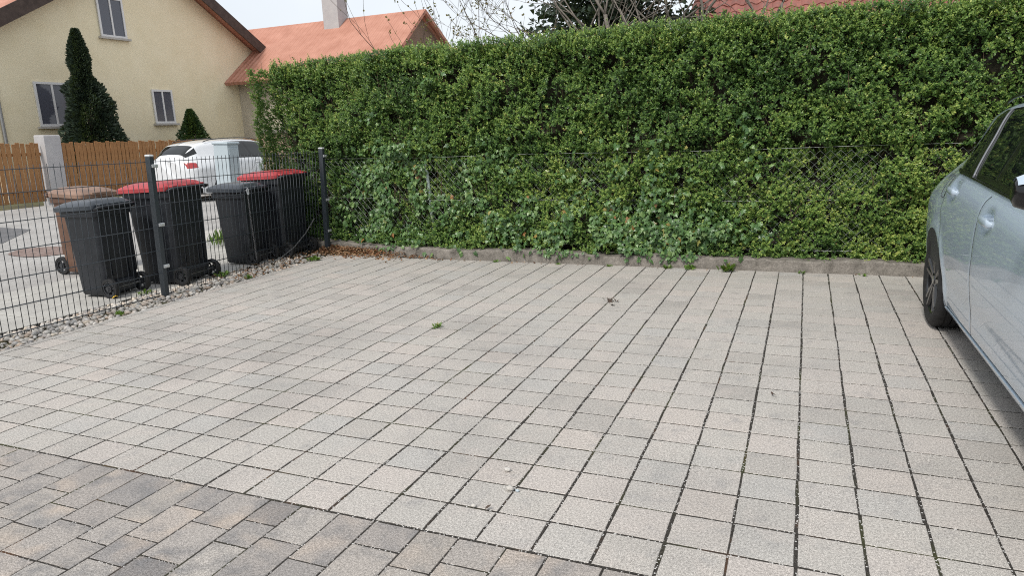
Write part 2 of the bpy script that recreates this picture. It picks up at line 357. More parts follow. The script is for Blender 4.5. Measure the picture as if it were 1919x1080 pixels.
# ---- parking bay of square pavers
PX, PY, X0, Y0 = .215, .20483, -1.0396, 2.0277
XL, YB = -5.415, 7.11
bay = tag(MB().box(-5.42, 4.2, Y0-.004, 7.5, -.14, -.0022).build('parking_paving', 'joint'), kind='structure')
tiles = []
for i in range(-21, 24):
    for j in range(0, 26):
        x0, x1 = X0+i*PX+.0053, X0+(i+1)*PX-.0053; y0, y1 = Y0+j*PY+.0050, Y0+(j+1)*PY-.0050
        x0 = max(x0, XL); y1 = min(y1, YB if x0 > -4.6 else YB+.15)
        if x1-x0 < .03 or y1-y0 < .03 or x0 > 4: continue
        q = [proj((x, y, 0)) for x, y in ((x0, y0), (x1, y0), (x1, y1), (x0, y1))]
        vis = all(-30 < a[0] < 1950 and a[1] < 1110 for a in q)
        area = abs(sum(q[k][0]*q[(k+1) % 4][1]-q[(k+1) % 4][0]*q[k][1] for k in range(4)))/2 if vis else 0
        if x0 > .95 and y0 > 2.4: area = min(area, 50)
        tiles.append((area, x0, x1, y0, y1))
tiles.sort(reverse=True)
def paver_mesh(w, l, seed):
    r = random.Random(seed); b = .0016; hw, hl = w/2, l/2
    out = [(-hw, -hl), (0, -hl), (hw, -hl), (hw, 0), (hw, hl), (0, hl), (-hw, hl), (-hw, 0)]
    out = [(x+r.uniform(-.0016, .0016), y+r.uniform(-.0012, .0012)) for x, y in out]
    inn = [(x-math.copysign(b, x) if abs(x) > .01 else x, y-math.copysign(b, y) if abs(y) > .01 else y) for x, y in out]
    v = [(x, y, -.03) for x, y in out]+[(x, y, -b) for x, y in out]+[(x, y, 0) for x, y in inn]
    f = [tuple(range(16, 24))]
    for k in range(2):
        for i in range(8): j = (i+1) % 8; f.append((8*k+i, 8*k+j, 8*k+8+j, 8*k+8+i))
    return v, f
pv = [paver_mesh(PX-.0106, PY-.0100, s) for s in range(6)]
pme = [mesh_of('paver', v, f, 'paver') for v, f in pv]
rest = MB(); nobj = 0
for a, x0, x1, y0, y1 in tiles:
    full = (x1-x0) > .19 and (y1-y0) > .185; k = random.randrange(6)
    cx, cy = (x0+x1)/2, (y0+y1)/2; dz = max(-.0004, min(.0009, random.gauss(0, .0004))); rx, ry, rz = random.gauss(0, .0014), random.gauss(0, .0014), random.gauss(0, .006)
    cx += random.gauss(0, .0012); cy += random.gauss(0, .0006)
    if nobj < 300 and a > 0:
        me = pme[k] if full else mesh_of('paver', *paver_mesh(x1-x0, y1-y0, k), 'paver')
        link('paver', me, bay, (cx, cy, dz), (rx, ry, rz)); nobj += 1
    else:
        v, f = pv[k] if full else paver_mesh(x1-x0, y1-y0, k)
        mt = Matrix.Translation((cx, cy, dz)) @ Euler((rx, ry, rz)).to_matrix().to_4x4()
        rest.add([mt @ Vector(p) for p in v], f)
tag(rest.build('paver_field', 'paver', bay), kind='stuff')

# ---- lane of longer mixed-tone pavers in the foreground
lane = tag(MB().box(-7, 4.2, -6, Y0-.006, -.14, -.0026).build('lane_paving', 'joint'), kind='structure')
strips = [-3.01, -2.85, -2.685, -2.49, -2.325, -2.155, -1.963, -1.807, -1.625, -1.46, -1.262, -1.10, -.913, -.76, -.56]
wseq = [.165, .195, .16]; k = 0
while strips[0] > -4.6: strips.insert(0, strips[0]-wseq[k % 3]); k += 1
k = 0
while strips[-1] < 2.0: strips.append(strips[-1]+wseq[k % 3]); k += 1
cuts = {-3.01: [1.79], -2.85: [1.708, 1.553], -2.685: [1.788, 1.633], -2.49: [1.714, 1.557, 1.404], -2.325: [1.863, 1.634], -2.155: [1.79, 1.557], -1.963: [1.867, 1.715], -1.807: [1.795], -1.625: [1.717], -1.46: [1.87], -1.262: [1.797], -1.10: [1.872]}
rest = MB(); cache = {}
for i in range(len(strips)-1):
    xa, xb = strips[i], strips[i+1]; cs = [Y0-.004]+list(cuts.get(round(xa, 3), []))
    if len(cs) == 1: cs.append(Y0-random.choice((.155, .232, .31)))
    while cs[-1] > -.6: cs.append(cs[-1]-random.choice((.155, .232, .232, .31)))
    for yb, ya in zip(cs[:-1], cs[1:]):
        w, l = round(xb-xa-.0075, 3), round(yb-ya-.0075, 3); cx, cy = (xa+xb)/2, (ya+yb)/2
        if (w, l) not in cache: cache[w, l] = (paver_mesh(w, l, len(cache)),)
        ent = cache[w, l]; dz = max(-.0004, min(.0008, random.gauss(0, .0004)))-.0004; rx, ry = random.gauss(0, .0013), random.gauss(0, .0013)
        q = [proj((cx+dx, cy+dy, 0)) for dx in (-w/2, w/2) for dy in (-l/2, l/2)]
        if any(-20 < a[0] < 1940 and a[1] < 1100 for a in q):
            if len(ent) == 1: ent = cache[w, l] = ent+(mesh_of('paver', *ent[0], 'paver_mixed'),)
            link('paver', ent[1], lane, (cx, cy, dz), (rx, ry, 0))
        else:
            mt = Matrix.Translation((cx, cy, dz)) @ Euler((rx, ry, 0)).to_matrix().to_4x4()
            rest.add([mt @ Vector(p) for p in ent[0][0]], ent[0][1])
tag(rest.build('paver_field', 'paver_mixed', lane), kind='stuff')

# ---- concrete kerb under the hedge
KX = np.array([-12, -5.6, -4.9, -4.3, -3.8, -1, 6.]); KY = np.array([7.50, 7.43, 7.34, 7.18, 7.12, 7.10, 7.08])
def kerb_y(x): return np.interp(x, KX, KY)
xs = np.arange(-7.4, 5.01, .06); rings = []
for i, x in enumerate(xs):
    y = kerb_y(x); t = .112+.014*float(vnoise(np.array(x*2.2), np.array(.5), seed=3)-.5)*2+.008*random.uniform(-1, 1); e = .014*(float(vnoise(np.array(x*6.), np.array(.5), seed=4))-.5)+random.uniform(-.004, .004)
    rings.append([(x, y+e-.01, -.1), (x, y+e, t*.5), (x, y+e+.006, t-.014), (x, y+e+.022, t), (x, y+.17, t+.006), (x, y+.2, -.1)])
kb = MB().loft(rings).build('concrete_kerb', 'concrete', smooth='auto')
tag(kb, 'low weathered concrete kerb wall along the foot of the hedge', 'kerb')

# ================================================================== HEDGE
def hedge_front(x, z):
    """y of the clipped leaf face"""
    y = kerb_y(x)+.125
    b = .08*(vnoise(x*2.1, z*2.6, seed=11)-.5)+.11*(vnoise(x*5.2, z*5.5, seed=12)-.5)+.12*(vnoise(x*10, z*10, seed=13)-.5)+.09*np.exp(-((z-.16)/.09)**2)*vnoise(x*3, z*3, seed=14)
    y = y-b
    y = y-np.clip((z-1.16)/.25, 0, 1)*.04+np.exp(-((z-1.16)/.035)**2)*.045            # bulges over the wire fence top
    for gx, gz, sx, sz, d in ((.25, .92, .36, .19, .15), (.30, .17, .25, .05, .14), (-5.2, .55, .28, .42, .12), (-4.05, .85, .45, .22, .10), (-4.2, .45, .3, .15, .08)):
        y = y+d*np.exp(-((x-gx)/sx)**2-((z-gz)/sz)**2)
    return y-np.clip((x-.4)/2, 0, 1)*.05
HT = 2.35
def hedge_top(x, y): return HT+.10*(vnoise(x*2.3, y*2.3, seed=15)-.5)+.12*(vnoise(x*7, y*7, seed=16)-.5)-.05*np.clip((-4.5-x)/2, 0, 1)
HXL = -6.42
hedge = empty('clipped_hedge', (-1.5, 7.6, 0), label='tall dense clipped green hedge behind the parking bay', cat='hedge')
H0 = np.array([-1.5, 7.6, 0])
def sprigs(base, direc, tintbase, size=1., nl=9):
    n = len(base); Mx = rot_mats(direc, rng.random(n)*6.28); L = (.035+.045*rng.random(n))*size
    Vs = []; Ts = []
    for k in range(nl):
        f = k/(nl-1); ang = k*2.4+rng.normal(0, .35, n); op = (1.25-.65*f)+rng.normal(0, .18, n)
        ll = (.021+.010*rng.random(n))*(1-.32*f)*size; w = ll*.29
        ax = np.stack([np.cos(ang)*np.sin(op), np.sin(ang)*np.sin(op), np.cos(op)], 1)
        sd = np.stack([-np.sin(ang), np.cos(ang), np.zeros(n)], 1); up = np.cross(ax, sd)
        b = np.stack([np.zeros(n), np.zeros(n), L*f], 1)
        lo_ = b+ax*(ll*.30)[:, None]+up*(ll*.08)[:, None]; hi_ = b+ax*(ll*.72)[:, None]+up*(ll*.06)[:, None]
        q = np.stack([b, lo_+sd*w[:, None], hi_+sd*(w*.85)[:, None], b+ax*ll[:, None]-up*(ll*.05)[:, None], hi_-sd*(w*.85)[:, None], lo_-sd*w[:, None]], 1)
        q = np.einsum('nij,nkj->nki', Mx, q)+base[:, None, :]
        Vs.append(q); Ts.append(tintbase+.36*(f-.45)+rng.normal(0, .08, n))
    return np.concatenate(Vs).reshape(-1, 3), np.concatenate(Ts)
def zone_tint(x, z):
    t = .40+.22*(vnoise(x*.9, z*1.1, seed=21)-.5)+.30*(vnoise(x*4, z*4, seed=22)-.5)
    t = t+.07*((z < 1.15) & (x > -3.2))-.05*((z > 1.2) & (x > -.5))-.04*(x < -4.2)
    return t
# front face
N = 46000
x = rng.uniform(HXL, 3.4, N); z = .09+(HT+.03-.09)*rng.random(N)
keep = (x < 1.6) | (rng.random(N) < .55); x, z = x[keep], z[keep]
gap = vnoise(x*8.5, z*8.5, seed=31)*.6+vnoise(x*3.3, z*3.3, seed=32)*.4
keep = (gap > .345) | (rng.random(len(x)) < .12); x, z = x[keep], z[keep]
y = hedge_front(x, z)+.02+np.abs(rng.normal(0, .04, len(x)))
base = np.stack([x, y, z], 1)
d = np.stack([rng.normal(0, .45, len(x)), -.75+rng.normal(0, .3, len(x)), .55+rng.normal(0, .35, len(x))], 1)
tb = zone_tint(x, z)+rng.normal(0, .09, len(x)); tb[rng.random(len(x)) < .012] = .93
V1, T1 = sprigs(base, d, tb)
# a sparse deeper layer seen through the gaps
N2 = 10000
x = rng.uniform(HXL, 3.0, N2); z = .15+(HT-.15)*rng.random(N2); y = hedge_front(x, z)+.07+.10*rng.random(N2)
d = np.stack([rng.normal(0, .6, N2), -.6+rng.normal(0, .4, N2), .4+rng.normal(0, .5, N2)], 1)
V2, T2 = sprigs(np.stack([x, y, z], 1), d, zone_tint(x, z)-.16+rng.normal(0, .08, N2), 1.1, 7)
# top: young growth, its tint paled further for light from above
N3 = 9000
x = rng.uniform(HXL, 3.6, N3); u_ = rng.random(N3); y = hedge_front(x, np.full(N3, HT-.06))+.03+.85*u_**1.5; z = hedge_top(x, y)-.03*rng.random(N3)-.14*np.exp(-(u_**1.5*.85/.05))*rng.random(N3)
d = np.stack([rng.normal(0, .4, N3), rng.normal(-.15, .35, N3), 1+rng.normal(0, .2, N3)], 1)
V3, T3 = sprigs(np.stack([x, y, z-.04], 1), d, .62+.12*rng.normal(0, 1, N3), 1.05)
# rounded upper front edge
N5 = 4200
x = rng.uniform(HXL, 3.6, N5); u_ = rng.random(N5); z = HT-.17+.19*u_+.03*rng.normal(0, 1, N5); y = hedge_front(x, np.full(N5, HT-.15))+.02+.11*u_**2
d = np.stack([rng.normal(0, .4, N5), -.5+rng.normal(0, .3, N5), .8+rng.normal(0, .25, N5)], 1)
V5, T5 = sprigs(np.stack([x, y, z], 1), d, .50+.10*rng.normal(0, 1, N5))
# left end
N4 = 3000
y = 7.2+.9*rng.random(N4); z = .15+(HT-.2)*rng.random(N4); x = HXL-.02+.12*(vnoise(y*5, z*5, seed=17)-.5)
d = np.stack([-.8+rng.normal(0, .3, N4), rng.normal(0, .4, N4), .5+rng.normal(0, .3, N4)], 1)
V4, T4 = sprigs(np.stack([x, y, z], 1), d, zone_tint(x, z)+rng.normal(0, .08, N4))
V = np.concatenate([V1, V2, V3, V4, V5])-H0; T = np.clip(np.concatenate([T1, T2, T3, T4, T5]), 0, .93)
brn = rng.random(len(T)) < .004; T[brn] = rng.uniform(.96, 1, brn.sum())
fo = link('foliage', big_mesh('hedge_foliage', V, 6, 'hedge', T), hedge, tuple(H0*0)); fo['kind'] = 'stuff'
# added solid core that stops light leaking through, in dark twig brown
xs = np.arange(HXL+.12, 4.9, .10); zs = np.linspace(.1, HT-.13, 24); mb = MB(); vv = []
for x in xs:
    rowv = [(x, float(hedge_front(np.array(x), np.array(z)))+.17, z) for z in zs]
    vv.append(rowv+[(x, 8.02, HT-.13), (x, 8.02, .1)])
mb.loft([[tuple(np.array(p)-H0) for p in r] for r in vv]); mb.build('light_block_core', 'core', hedge)
tw = MB()
for k in range(420):
    x = random.uniform(HXL+.1, 1.5) if random.random() < .5 else random.uniform(HXL+.1, -3.6); z = random.uniform(.3, HT-.2)
    y = float(hedge_front(np.array(x), np.array(z)))+random.uniform(-.01, .06); l = random.uniform(.12, .32); dx = random.gauss(0, .25); dy = random.gauss(-.05, .12)
    p0 = np.array([x, y+.04, z])-H0; p1 = p0+np.array([dx*l*.5, dy*l, l*.55]); p2 = p0+np.array([dx*l, dy*l*1.3, l])
    tw.tube([p0, p1, p2], [.0032, .0026, .0015], 4)
for k in range(26):      # shoots standing over the clipped top
    x = random.uniform(HXL, 1.2); y = 7.3+random.random()*.5; p0 = np.array([x, y, HT-.05])-H0; l = random.uniform(.1, .22)
    tw.tube([p0, p0+np.array([random.gauss(0, .03), 0, l*.6]), p0+np.array([random.gauss(0, .05), 0, l])], [.003, .002, .001], 4)
tag(tw.build('twigs', 'twig', hedge), kind='stuff')

# ---- chain-link fence in front of the hedge
clf = empty('chain_link_fence', (-1.5, 7.27, .15), label='galvanised chain-link fence half swallowed by the hedge', cat='wire fence')
C0 = Vector(clf.location)
def cl_y(x): return float(kerb_y(x))+.178
wm = MB(); q = .044; top = 1.165
for k in range(int((2.6+7.0)/q)):
    xb = -7.0+k*q; nz = int((top-.17)/q); pts = []
    for i in range(nz+1):
        xx = xb+(q*1.02 if (i+k) % 2 else -q*.02); pts.append(Vector((xx, cl_y(xx)+(.003 if i % 2 else -.003), .17+i*q))-C0)
    wm.tube(pts, .0017, 4, False)
tag(wm.build('wire_mesh', 'galv', clf), kind='stuff')
for z in (1.168, .67, .185):
    MB().tube([Vector((x, cl_y(x)-.004, z+.006*math.sin(x*1.7)))-C0 for x in np.arange(-7, 2.7, .25)], .0016, 5).build('tension_wire', 'galv', clf)
for x, dy in ((-6.9, .1), (-4.10, .022), (-1.5, .12), (1.1, .12)):
    MB().tube([Vector((x+.02, cl_y(x)+dy+.03, .1))-C0, Vector((x-.03, cl_y(x)+dy, 1.13))-C0], .02, 10).build('post', 'grey_post', clf)

# ---- ivy on and in front of the hedge
iv = [(0, -.05), (.10, -.28), (.36, -.22), (.30, .02), (.52, .22), (.26, .30), (.16, .50), (0, .78), (-.16, .50), (-.26, .30), (-.52, .22), (-.30, .02), (-.36, -.22), (-.10, -.28)]
def ivy_mesh(s):
    r = random.Random(s); v = [(0, .12, .05)]+[(x*r.uniform(.9, 1.1), y*r.uniform(.92, 1.08), -.16*(x*x+max(y, 0)**2)+r.uniform(-.02, .03)) for x, y in iv]
    return v, [(0, i+1, (i+1) % 14+1) for i in range(14)]
ivs = [ivy_mesh(s) for s in range(5)]; ivme = [mesh_of('ivy_leaf', v, f, 'ivy') for v, f in ivs]
def ivy(label, blobs, count, size=(.040, .068), maxobj=280):
    pts = []
    tot = sum(b[4] for b in blobs)
    for bx, bz, sx, sz, w in blobs:
        n = int(count*w/tot)
        for _ in range(n):
            x, z = random.gauss(bx, sx), random.gauss(bz, sz)
            if z < .13 and random.random() < .5: continue
            if z < .05: continue
            if float(vnoise(np.array(x*5.), np.array(z*5.), seed=44)) < .36: continue
            pts.append((x, z))
    root = empty('ivy', (blobs[0][0], cl_y(blobs[0][0]), .12), label=label, cat='ivy'); O = Vector(root.location); bulk = MB(); k = 0
    items = []
    for x, z in pts:
        y = min(float(hedge_front(np.array(x), np.array(z))), cl_y(x)+.03)-random.uniform(.0, .055)
        if z < .17: y = min(y, float(kerb_y(x))-.012)
        s = random.uniform(*size)*(.75 if random.random() < .25 else 1)
        rot = Euler((R_(90)+random.gauss(-.45, .35), random.gauss(0, .3), random.gauss(0, .5))).to_matrix() @ Euler((0, 0, math.pi+random.gauss(0, .7))).to_matrix()
        items.append((s, x, y, z, rot))
    items.sort(key=lambda a: -a[0])
    for s, x, y, z, rot in items:
        i = random.randrange(5); loc = Vector((x, y, z))-O
        if k < maxobj: link('leaf', ivme[i], root, loc, rot.to_euler(), (s, s, s)); k += 1
        else: bulk.add([rot @ (Vector(p)*s)+loc for p in ivs[i][0]], ivs[i][1])
    if bulk.v: tag(bulk.build('small_leaves', 'ivy', root), kind='stuff')
    for _ in range(8):
        bx, bz, sx, sz, w = random.choice(blobs); x = random.gauss(bx, sx*.6); p = []
        for j in range(6): zz = .12+(bz+sz-.12)*j/5; xx = x+.05*math.sin(j*1.9+x); p.append(Vector((xx, cl_y(xx)+.03, zz))-O)
        MB().tube(p, .0025, 4).build('stem', 'twig', root)
ivy('broad leaf ivy filling the wire fence beside the corner post', [(-5.0, .35, .30, .2, 3), (-4.75, .85, .35, .18, 3), (-4.45, 1.12, .25, .12, 2), (-4.2, .5, .4, .2, 2.5), (-4.5, 1.35, .2, .12, .8), (-5.2, .8, .2, .25, 1)], 1500)
ivy('dark ivy mat spilling over the kerb below the middle of the hedge', [(-2.9, .45, .55, .18, 4), (-2.1, .3, .5, .13, 4), (-1.3, .3, .4, .13, 3.2), (-3.4, .75, .3, .2, 1.6), (-1.9, .85, .35, .2, 1.2), (-1.55, .65, .3, .2, 1.4), (-.8, .28, .25, .12, 1.3), (-3.2, 1.1, .25, .12, .5)], 2600)
ivy('single ivy spray climbing the hedge above the wire fence edge', [(-.55, 1.05, .09, .10, 3), (-.53, 1.35, .05, .16, 1.6), (-.62, .98, .10, .07, 1.2)], 52, (.05, .075))
ivy('ivy leaves climbing in the upper left of the hedge', [(-3.95, 2.15, .12, .10, 2), (-4.75, 1.62, .14, .06, 1), (-1.65, 1.25, .25, .08, 1.4)], 64, (.045, .07))

# ================================================================== DOUBLE-ROD FENCE
fen = empty('rod_mesh_fence', (-5.715, 4.82, 0), tuple(LEAN), 'anthracite double-rod mesh fence in front of the bins', 'fence')
ZL = [.01, .225, .445, .665, .885, 1.105, 1.285]
hw = MB(); hw.tube([(-.006, -3.4, 0), (-.006, 2.58, 0)], .0032, 6); hme1 = mesh_of('horizontal_rod', hw.v, hw.f, 'fence', True)
for z in ZL:
    for dx in (-.0062, .0062): link('horizontal_rod', hme1, fen, (dx+.006, 0, z))
vr = MB().tube([(0, 0, -.02), (0, 0, 1.315)], .0031, 6); vme = mesh_of('vertical_rod', vr.v, vr.f, 'fence', True)
nv = int(5.95/.0553)
for k in range(nv): link('vertical_rod', vme, fen, (random.gauss(0, .0006), -3.38+k*.0553, 0))
pb = MB().box(-.03, .03, -.022, .022, -.3, 1.335, .004); pme_ = mesh_of('post', pb.v, pb.f, 'fence')
cb = MB().box(-.031, .031, -.023, .023, 1.335, 1.355, .006); cme = mesh_of('post_cap', cb.v, cb.f, 'cap')
kb_ = MB().box(-.008, .008, -.03, .03, -.016, .016, .003); kb_.tube([(0, 0, 0), (.014, 0, 0)], .008, 8); kme = mesh_of('clamp', kb_.v, kb_.f, 'clamp')
for py in (-2.56, 0., 2.56):
    p = link('post', pme_, fen, (.042, py, 0)); link('post_cap', cme, p)
    for z in (.30, .70, 1.25): link('clamp', kme, fen, (.079, py+.018, z))

# ---- pebble strip below the fence
strip = tag(MB().box(-5.96, -5.42, -4, 7.46, -.14, -.03).build('pebble_strip', 'soil'), kind='structure')
ph = (1+5**.5)/2
ico = [Vector(p).normalized() for p in ((-1, ph, 0), (1, ph, 0), (-1, -ph, 0), (1, -ph, 0), (0, -1, ph), (0, 1, ph), (0, -1, -ph), (0, 1, -ph), (ph, 0, -1), (ph, 0, 1), (-ph, 0, -1), (-ph, 0, 1))]
icf = [(0, 11, 5), (0, 5, 1), (0, 1, 7), (0, 7, 10), (0, 10, 11), (1, 5, 9), (5, 11, 4), (11, 10, 2), (10, 7, 6), (7, 1, 8), (3, 9, 4), (3, 4, 2), (3, 2, 6), (3, 6, 8), (3, 8, 9), (4, 9, 5), (2, 4, 11), (6, 2, 10), (8, 6, 7), (9, 8, 1)]
def pebble_geo(s):
    r = random.Random(s); return [(p.x*r.uniform(.85, 1.15), p.y*r.uniform(.85, 1.15)*.75, p.z*r.uniform(.85, 1.1)*.6) for p in ico], icf
pg = [pebble_geo(s) for s in range(8)]; pgm = [mesh_of('pebble', v, f, 'pebble', True) for v, f in pg]
items = []
for k in range(2600):
    y = random.uniform(2.3, 7.2); x = -5.69+random.uniform(-.27, .265); lay = random.random()
    if y > 6.1 and random.random() < (y-6.1)*.75: continue
    s = random.uniform(.015, .036); z = -.024+(.0 if lay < .45 else .02)+random.uniform(0, .008)-.012*abs(x+5.69)/.27
    items.append((s, x, y, z))
vis = sorted([it for it in items if proj((it[1], it[2], 0))[0] > 0 and it[3] > -.02], key=lambda t: -t[0]/t[2])
pick = set(id(t) for t in vis[:220]); bulk = MB()
for it in items:
    s, x, y, z = it; i = random.randrange(8); e = Euler((random.gauss(0, .35), random.gauss(0, .35), random.random()*6.28))
    if id(it) in pick: link('pebble', pgm[i], strip, (x, y, z), e, (s, s, s))
    else:
        rm = e.to_matrix(); bulk.add([rm @ (Vector(p)*s)+Vector((x, y, z)) for p in pg[i][0]], pg[i][1])
o = bulk.build('small_pebbles', 'pebble', strip, smooth=True); o['kind'] = 'stuff'

# ---- dead leaves gathered in the corner
lt = MB()
def dead_leaf(mb, x, y, z, s):
    e = Euler((random.gauss(0, .5), random.gauss(0, .5), random.random()*6.28)).to_matrix(); c = Vector((x, y, z))
    g = [(0, -.6, 0), (.3, -.1, .12), (.22, .4, .15), (0, .7, .05), (-.25, .35, .2), (-.3, -.15, .1)]
    mb.add([e @ (Vector(p)*s)+c for p in g], [(0, 1, 2, 3), (0, 3, 4, 5)])
for k in range(1900):
    x = -5.75+abs(random.gauss(0, .62)); yk = float(kerb_y(x)); y = yk-abs(random.gauss(0, .13))-.01
    if x > -4.3: y = max(y, yk-.06-random.random()*.05)
    h = max(0, .075-.28*(yk-y)-.03*max(0, x+5.1)); dead_leaf(lt, x, y, .004+h*random.random(), random.uniform(.015, .04))
for k in range(330): dead_leaf(lt, random.uniform(-5.95, -5.40), random.uniform(5.6, 7.4), random.uniform(.0, .03), random.uniform(.015, .035))
for k in range(50): x = random.uniform(-4.2, 3); dead_leaf(lt, x, float(kerb_y(x))-random.uniform(.02, .08), .006, random.uniform(.012, .025))
tag(lt.build('dead_leaves', 'litter'), 'drift of brown dead leaves piled against the kerb corner', 'leaf litter', kind='stuff')

# ================================================================== BINS
def rrect(w0, w1, d0, d1, z, r, n=4):
    """rounded rectangle ring x in d0..d1, y in w0..w1"""
    p = []
    for cx, cy, a0 in ((d1-r, w1-r, 0), (d0+r, w1-r, 90), (d0+r, w0+r, 180), (d1-r, w0+r, 270)):
        for k in range(n+1): t = R_(a0+90*k/n); p.append((cx+r*math.cos(t), cy+r*math.sin(t), z))
    return p
def make_bin(name, label, loc, rz, big, body, lidm, lid_open=0., lidname='lid', group=None):
    if big: H, Wt, Dt, Wb, Db = 1.0, .575, .59, .48, .45
    else: H, Wt, Dt, Wb, Db = .885, .475, .465, .40, .34
    root = empty(name, loc, (0, 0, rz), label, 'bin', group)
    b = MB(); xr = 0.0                                   # rear plane at x=0, front towards -x
    rings = []
    for t in (0, .02, .10, .30, .55, .80, .90):
        z = .03+t*(H-.03); w = (Wb+(Wt-.05-Wb)*t)/2; dd = Db+(Dt-.06-Db)*t; r = .05 if t > .01 else .04; ins = .012 if t == 0 else 0
        rings.append(rrect(-w+ins, w-ins, xr-dd+ins, xr-ins+.02*t, z, r))
    for z, g in ((H-.085, .0), (H-.082, .022), (H-.03, .024), (H-.028, .012), (H, .012)):
        w = (Wt-.05)/2+g; rings.append(rrect(-w, w, xr-(Dt-.06)-g, xr+.02+g*.7, z, .05+g*.3))
    b.loft(rings); b.build('body', body, root, smooth='auto')
    for s in (-1, 1):                                     # moulded ribs on the back wall
        for yy in (.10, .17): MB().box(.001, .016, s*yy-.012, s*yy+.012, .22, H-.10, .005).build('rib', body, root)
    # lid: shallow dome hinged at the back
    L = Dt-.01; Wl = Wt/2+.012; lid = MB(); lr = []
    for z, i in ((-.028, 0.), (-.026, -.006), (.012, -.006), (.022, .004), (.050, .055), (.066, .12), (.070, .20)):
        lr.append([(x, y, zz+.018*(x/L)) for x, y, zz in rrect(-Wl+i, Wl-i, -L-.008+i*1.1, .018-i*.5, z, max(.03, .055-i*.1))])
    lid.loft(lr); lo = lid.build(lidname, lidm, root, (0.0, 0, H+.012), (0, lid_open, 0), smooth='auto')
    MB().box(-L-.034, -L-.004, -.12, .12, -.018, .012, .006).build('lid_grip', lidm, lo)
    # push handle behind the hinge
    hb = MB(); zz = H+.005
    hb.tube([(.035, -Wl+.03, zz-.02), (.085, -Wl+.035, zz), (.095, -Wl+.09, zz+.004), (.095, Wl-.09, zz+.004), (.085, Wl-.035, zz), (.035, Wl-.03, zz-.02)], .015, 8)
    for yy in (-.08, .08): hb.tube([(.03, yy, zz-.015), (.095, yy, zz+.004)], .012, 6)
    hb.build('handle', body, root, smooth=True)
    for yy in (-Wl+.10, 0, Wl-.10): MB().box(.0, .075, yy-.035, yy+.035, zz+.012, zz+.034, .006).build('hinge', lidm, root)
    # axle and wheels
    wr = .10; aw = Wb/2-.015
    MB().tube([(.035, -aw-.02, wr), (.035, aw+.02, wr)], .011, 8).build('axle', 'axle', root)
    MB().box(-.09, .045, -aw+.08, aw-.08, .05, .17, .02).build('axle_housing', body, root)
    for s in (-1, 1):
        w = MB().lathe([(wr-.028, -.024), (wr-.006, -.024), (wr, -.014), (wr, .014), (wr-.006, .024), (wr-.028, .024)], 22, 'y', True).build('wheel', 'rubber', root, (.035, s*(aw+.005), wr), smooth='auto')
        rb = MB().lathe([(.020, -.02), (.032, -.02), (.032, .02), (.020, .02)], 14, 'y', True)
        rb.lathe([(.060, -.018), (.076, -.018), (.076, .018), (.060, .018)], 20, 'y', True)
        for k in range(6):
            t = k*math.pi/3; a = Vector((math.cos(t), 0, math.sin(t))); rb.tube([a*.028, a*.064], .009, 5)
        rb.lathe([(.004, -.026), (.018, -.026), (.02, .026), (.004, .026)], 12, 'y')
        rb.build('hub', 'hub', w, smooth='auto')
    return root
b1 = make_bin('wheeled_bin', 'small black wheeled bin with dark lid left of the middle fence post', (-6.215, 4.815, -.008), R_(4), False, 'bin_black', 'bin_lid')
b2 = make_bin('wheeled_bin', 'large black wheeled bin with red lid right behind the middle fence post', (-5.985, 5.50, -.008), R_(6), True, 'bin_black', 'bin_red')
b3 = make_bin('wheeled_bin', 'small black wheeled bin with a dark lid slightly ajar and a hanging chain before it', (-6.035, 6.55, -.008), R_(6), False, 'bin_black', 'bin_lid', R_(3.5))
b4 = make_bin('wheeled_bin', 'large black wheeled bin with red lid next to the hedge', (-5.93, 7.11, -.008), R_(0), True, 'bin_black', 'bin_red')
b5 = make_bin('wheeled_bin', 'brown wheeled bin standing at the far left behind the others', (-8.03, 5.70, -.020), R_(184), False, 'bin_brown', 'bin_brown_lid', R_(-1))
b5.scale = (1.06, 1.06, 1.06)

# ---- chains hung on the mesh fence
def chain(label, pts, hook=True):
    P = [Vector(p) for p in pts]; root = empty('chain', P[0], (0, 0, 0), label, 'chain'); seg = []
    tot = sum((P[i+1]-P[i]).length for i in range(len(P)-1)); nl = int(tot/.022); ch = MB()
    for k in range(nl):
        t = k/(nl-1)*tot; i = 0
        while i < len(P)-2 and t > (P[i+1]-P[i]).length: t -= (P[i+1]-P[i]).length; i += 1
        d = (P[i+1]-P[i]).normalized(); c = P[i]+d*t-P[0]; a = (d.cross(Vector((1, 0, 0))) if k % 2 else Vector((1, 0, 0))).normalized()
        ring = [c+d*.015*math.cos(u)+a*.007*math.sin(u) for u in np.linspace(0, 2*math.pi, 9)]; ch.tube(ring, .0014, 4, False)
    tag(ch.build('links', 'chrome', root), kind='stuff')
    if hook:
        MB().tube([(.01, .012*math.cos(u)*1.1, -.035+.035*math.sin(u)) for u in np.linspace(0, 2*math.pi, 13)], .0045, 6, False).build('snap_hook', 'cap', root)
fx = -5.70
chain('steel chain with snap hook hanging straight down the mesh fence', [(fx+.03, 6.07, .93), (fx+.026, 6.08, .55), (fx+.03, 6.09, .14)])
chain('thin chain sagging from the corner fence post to the ground', [(fx+.06, 7.12, .45), (fx+.05, 6.95, .30), (fx+.04, 6.72, .16), (fx+.04, 6.45, .07), (fx+.04, 6.2, .04)], False)

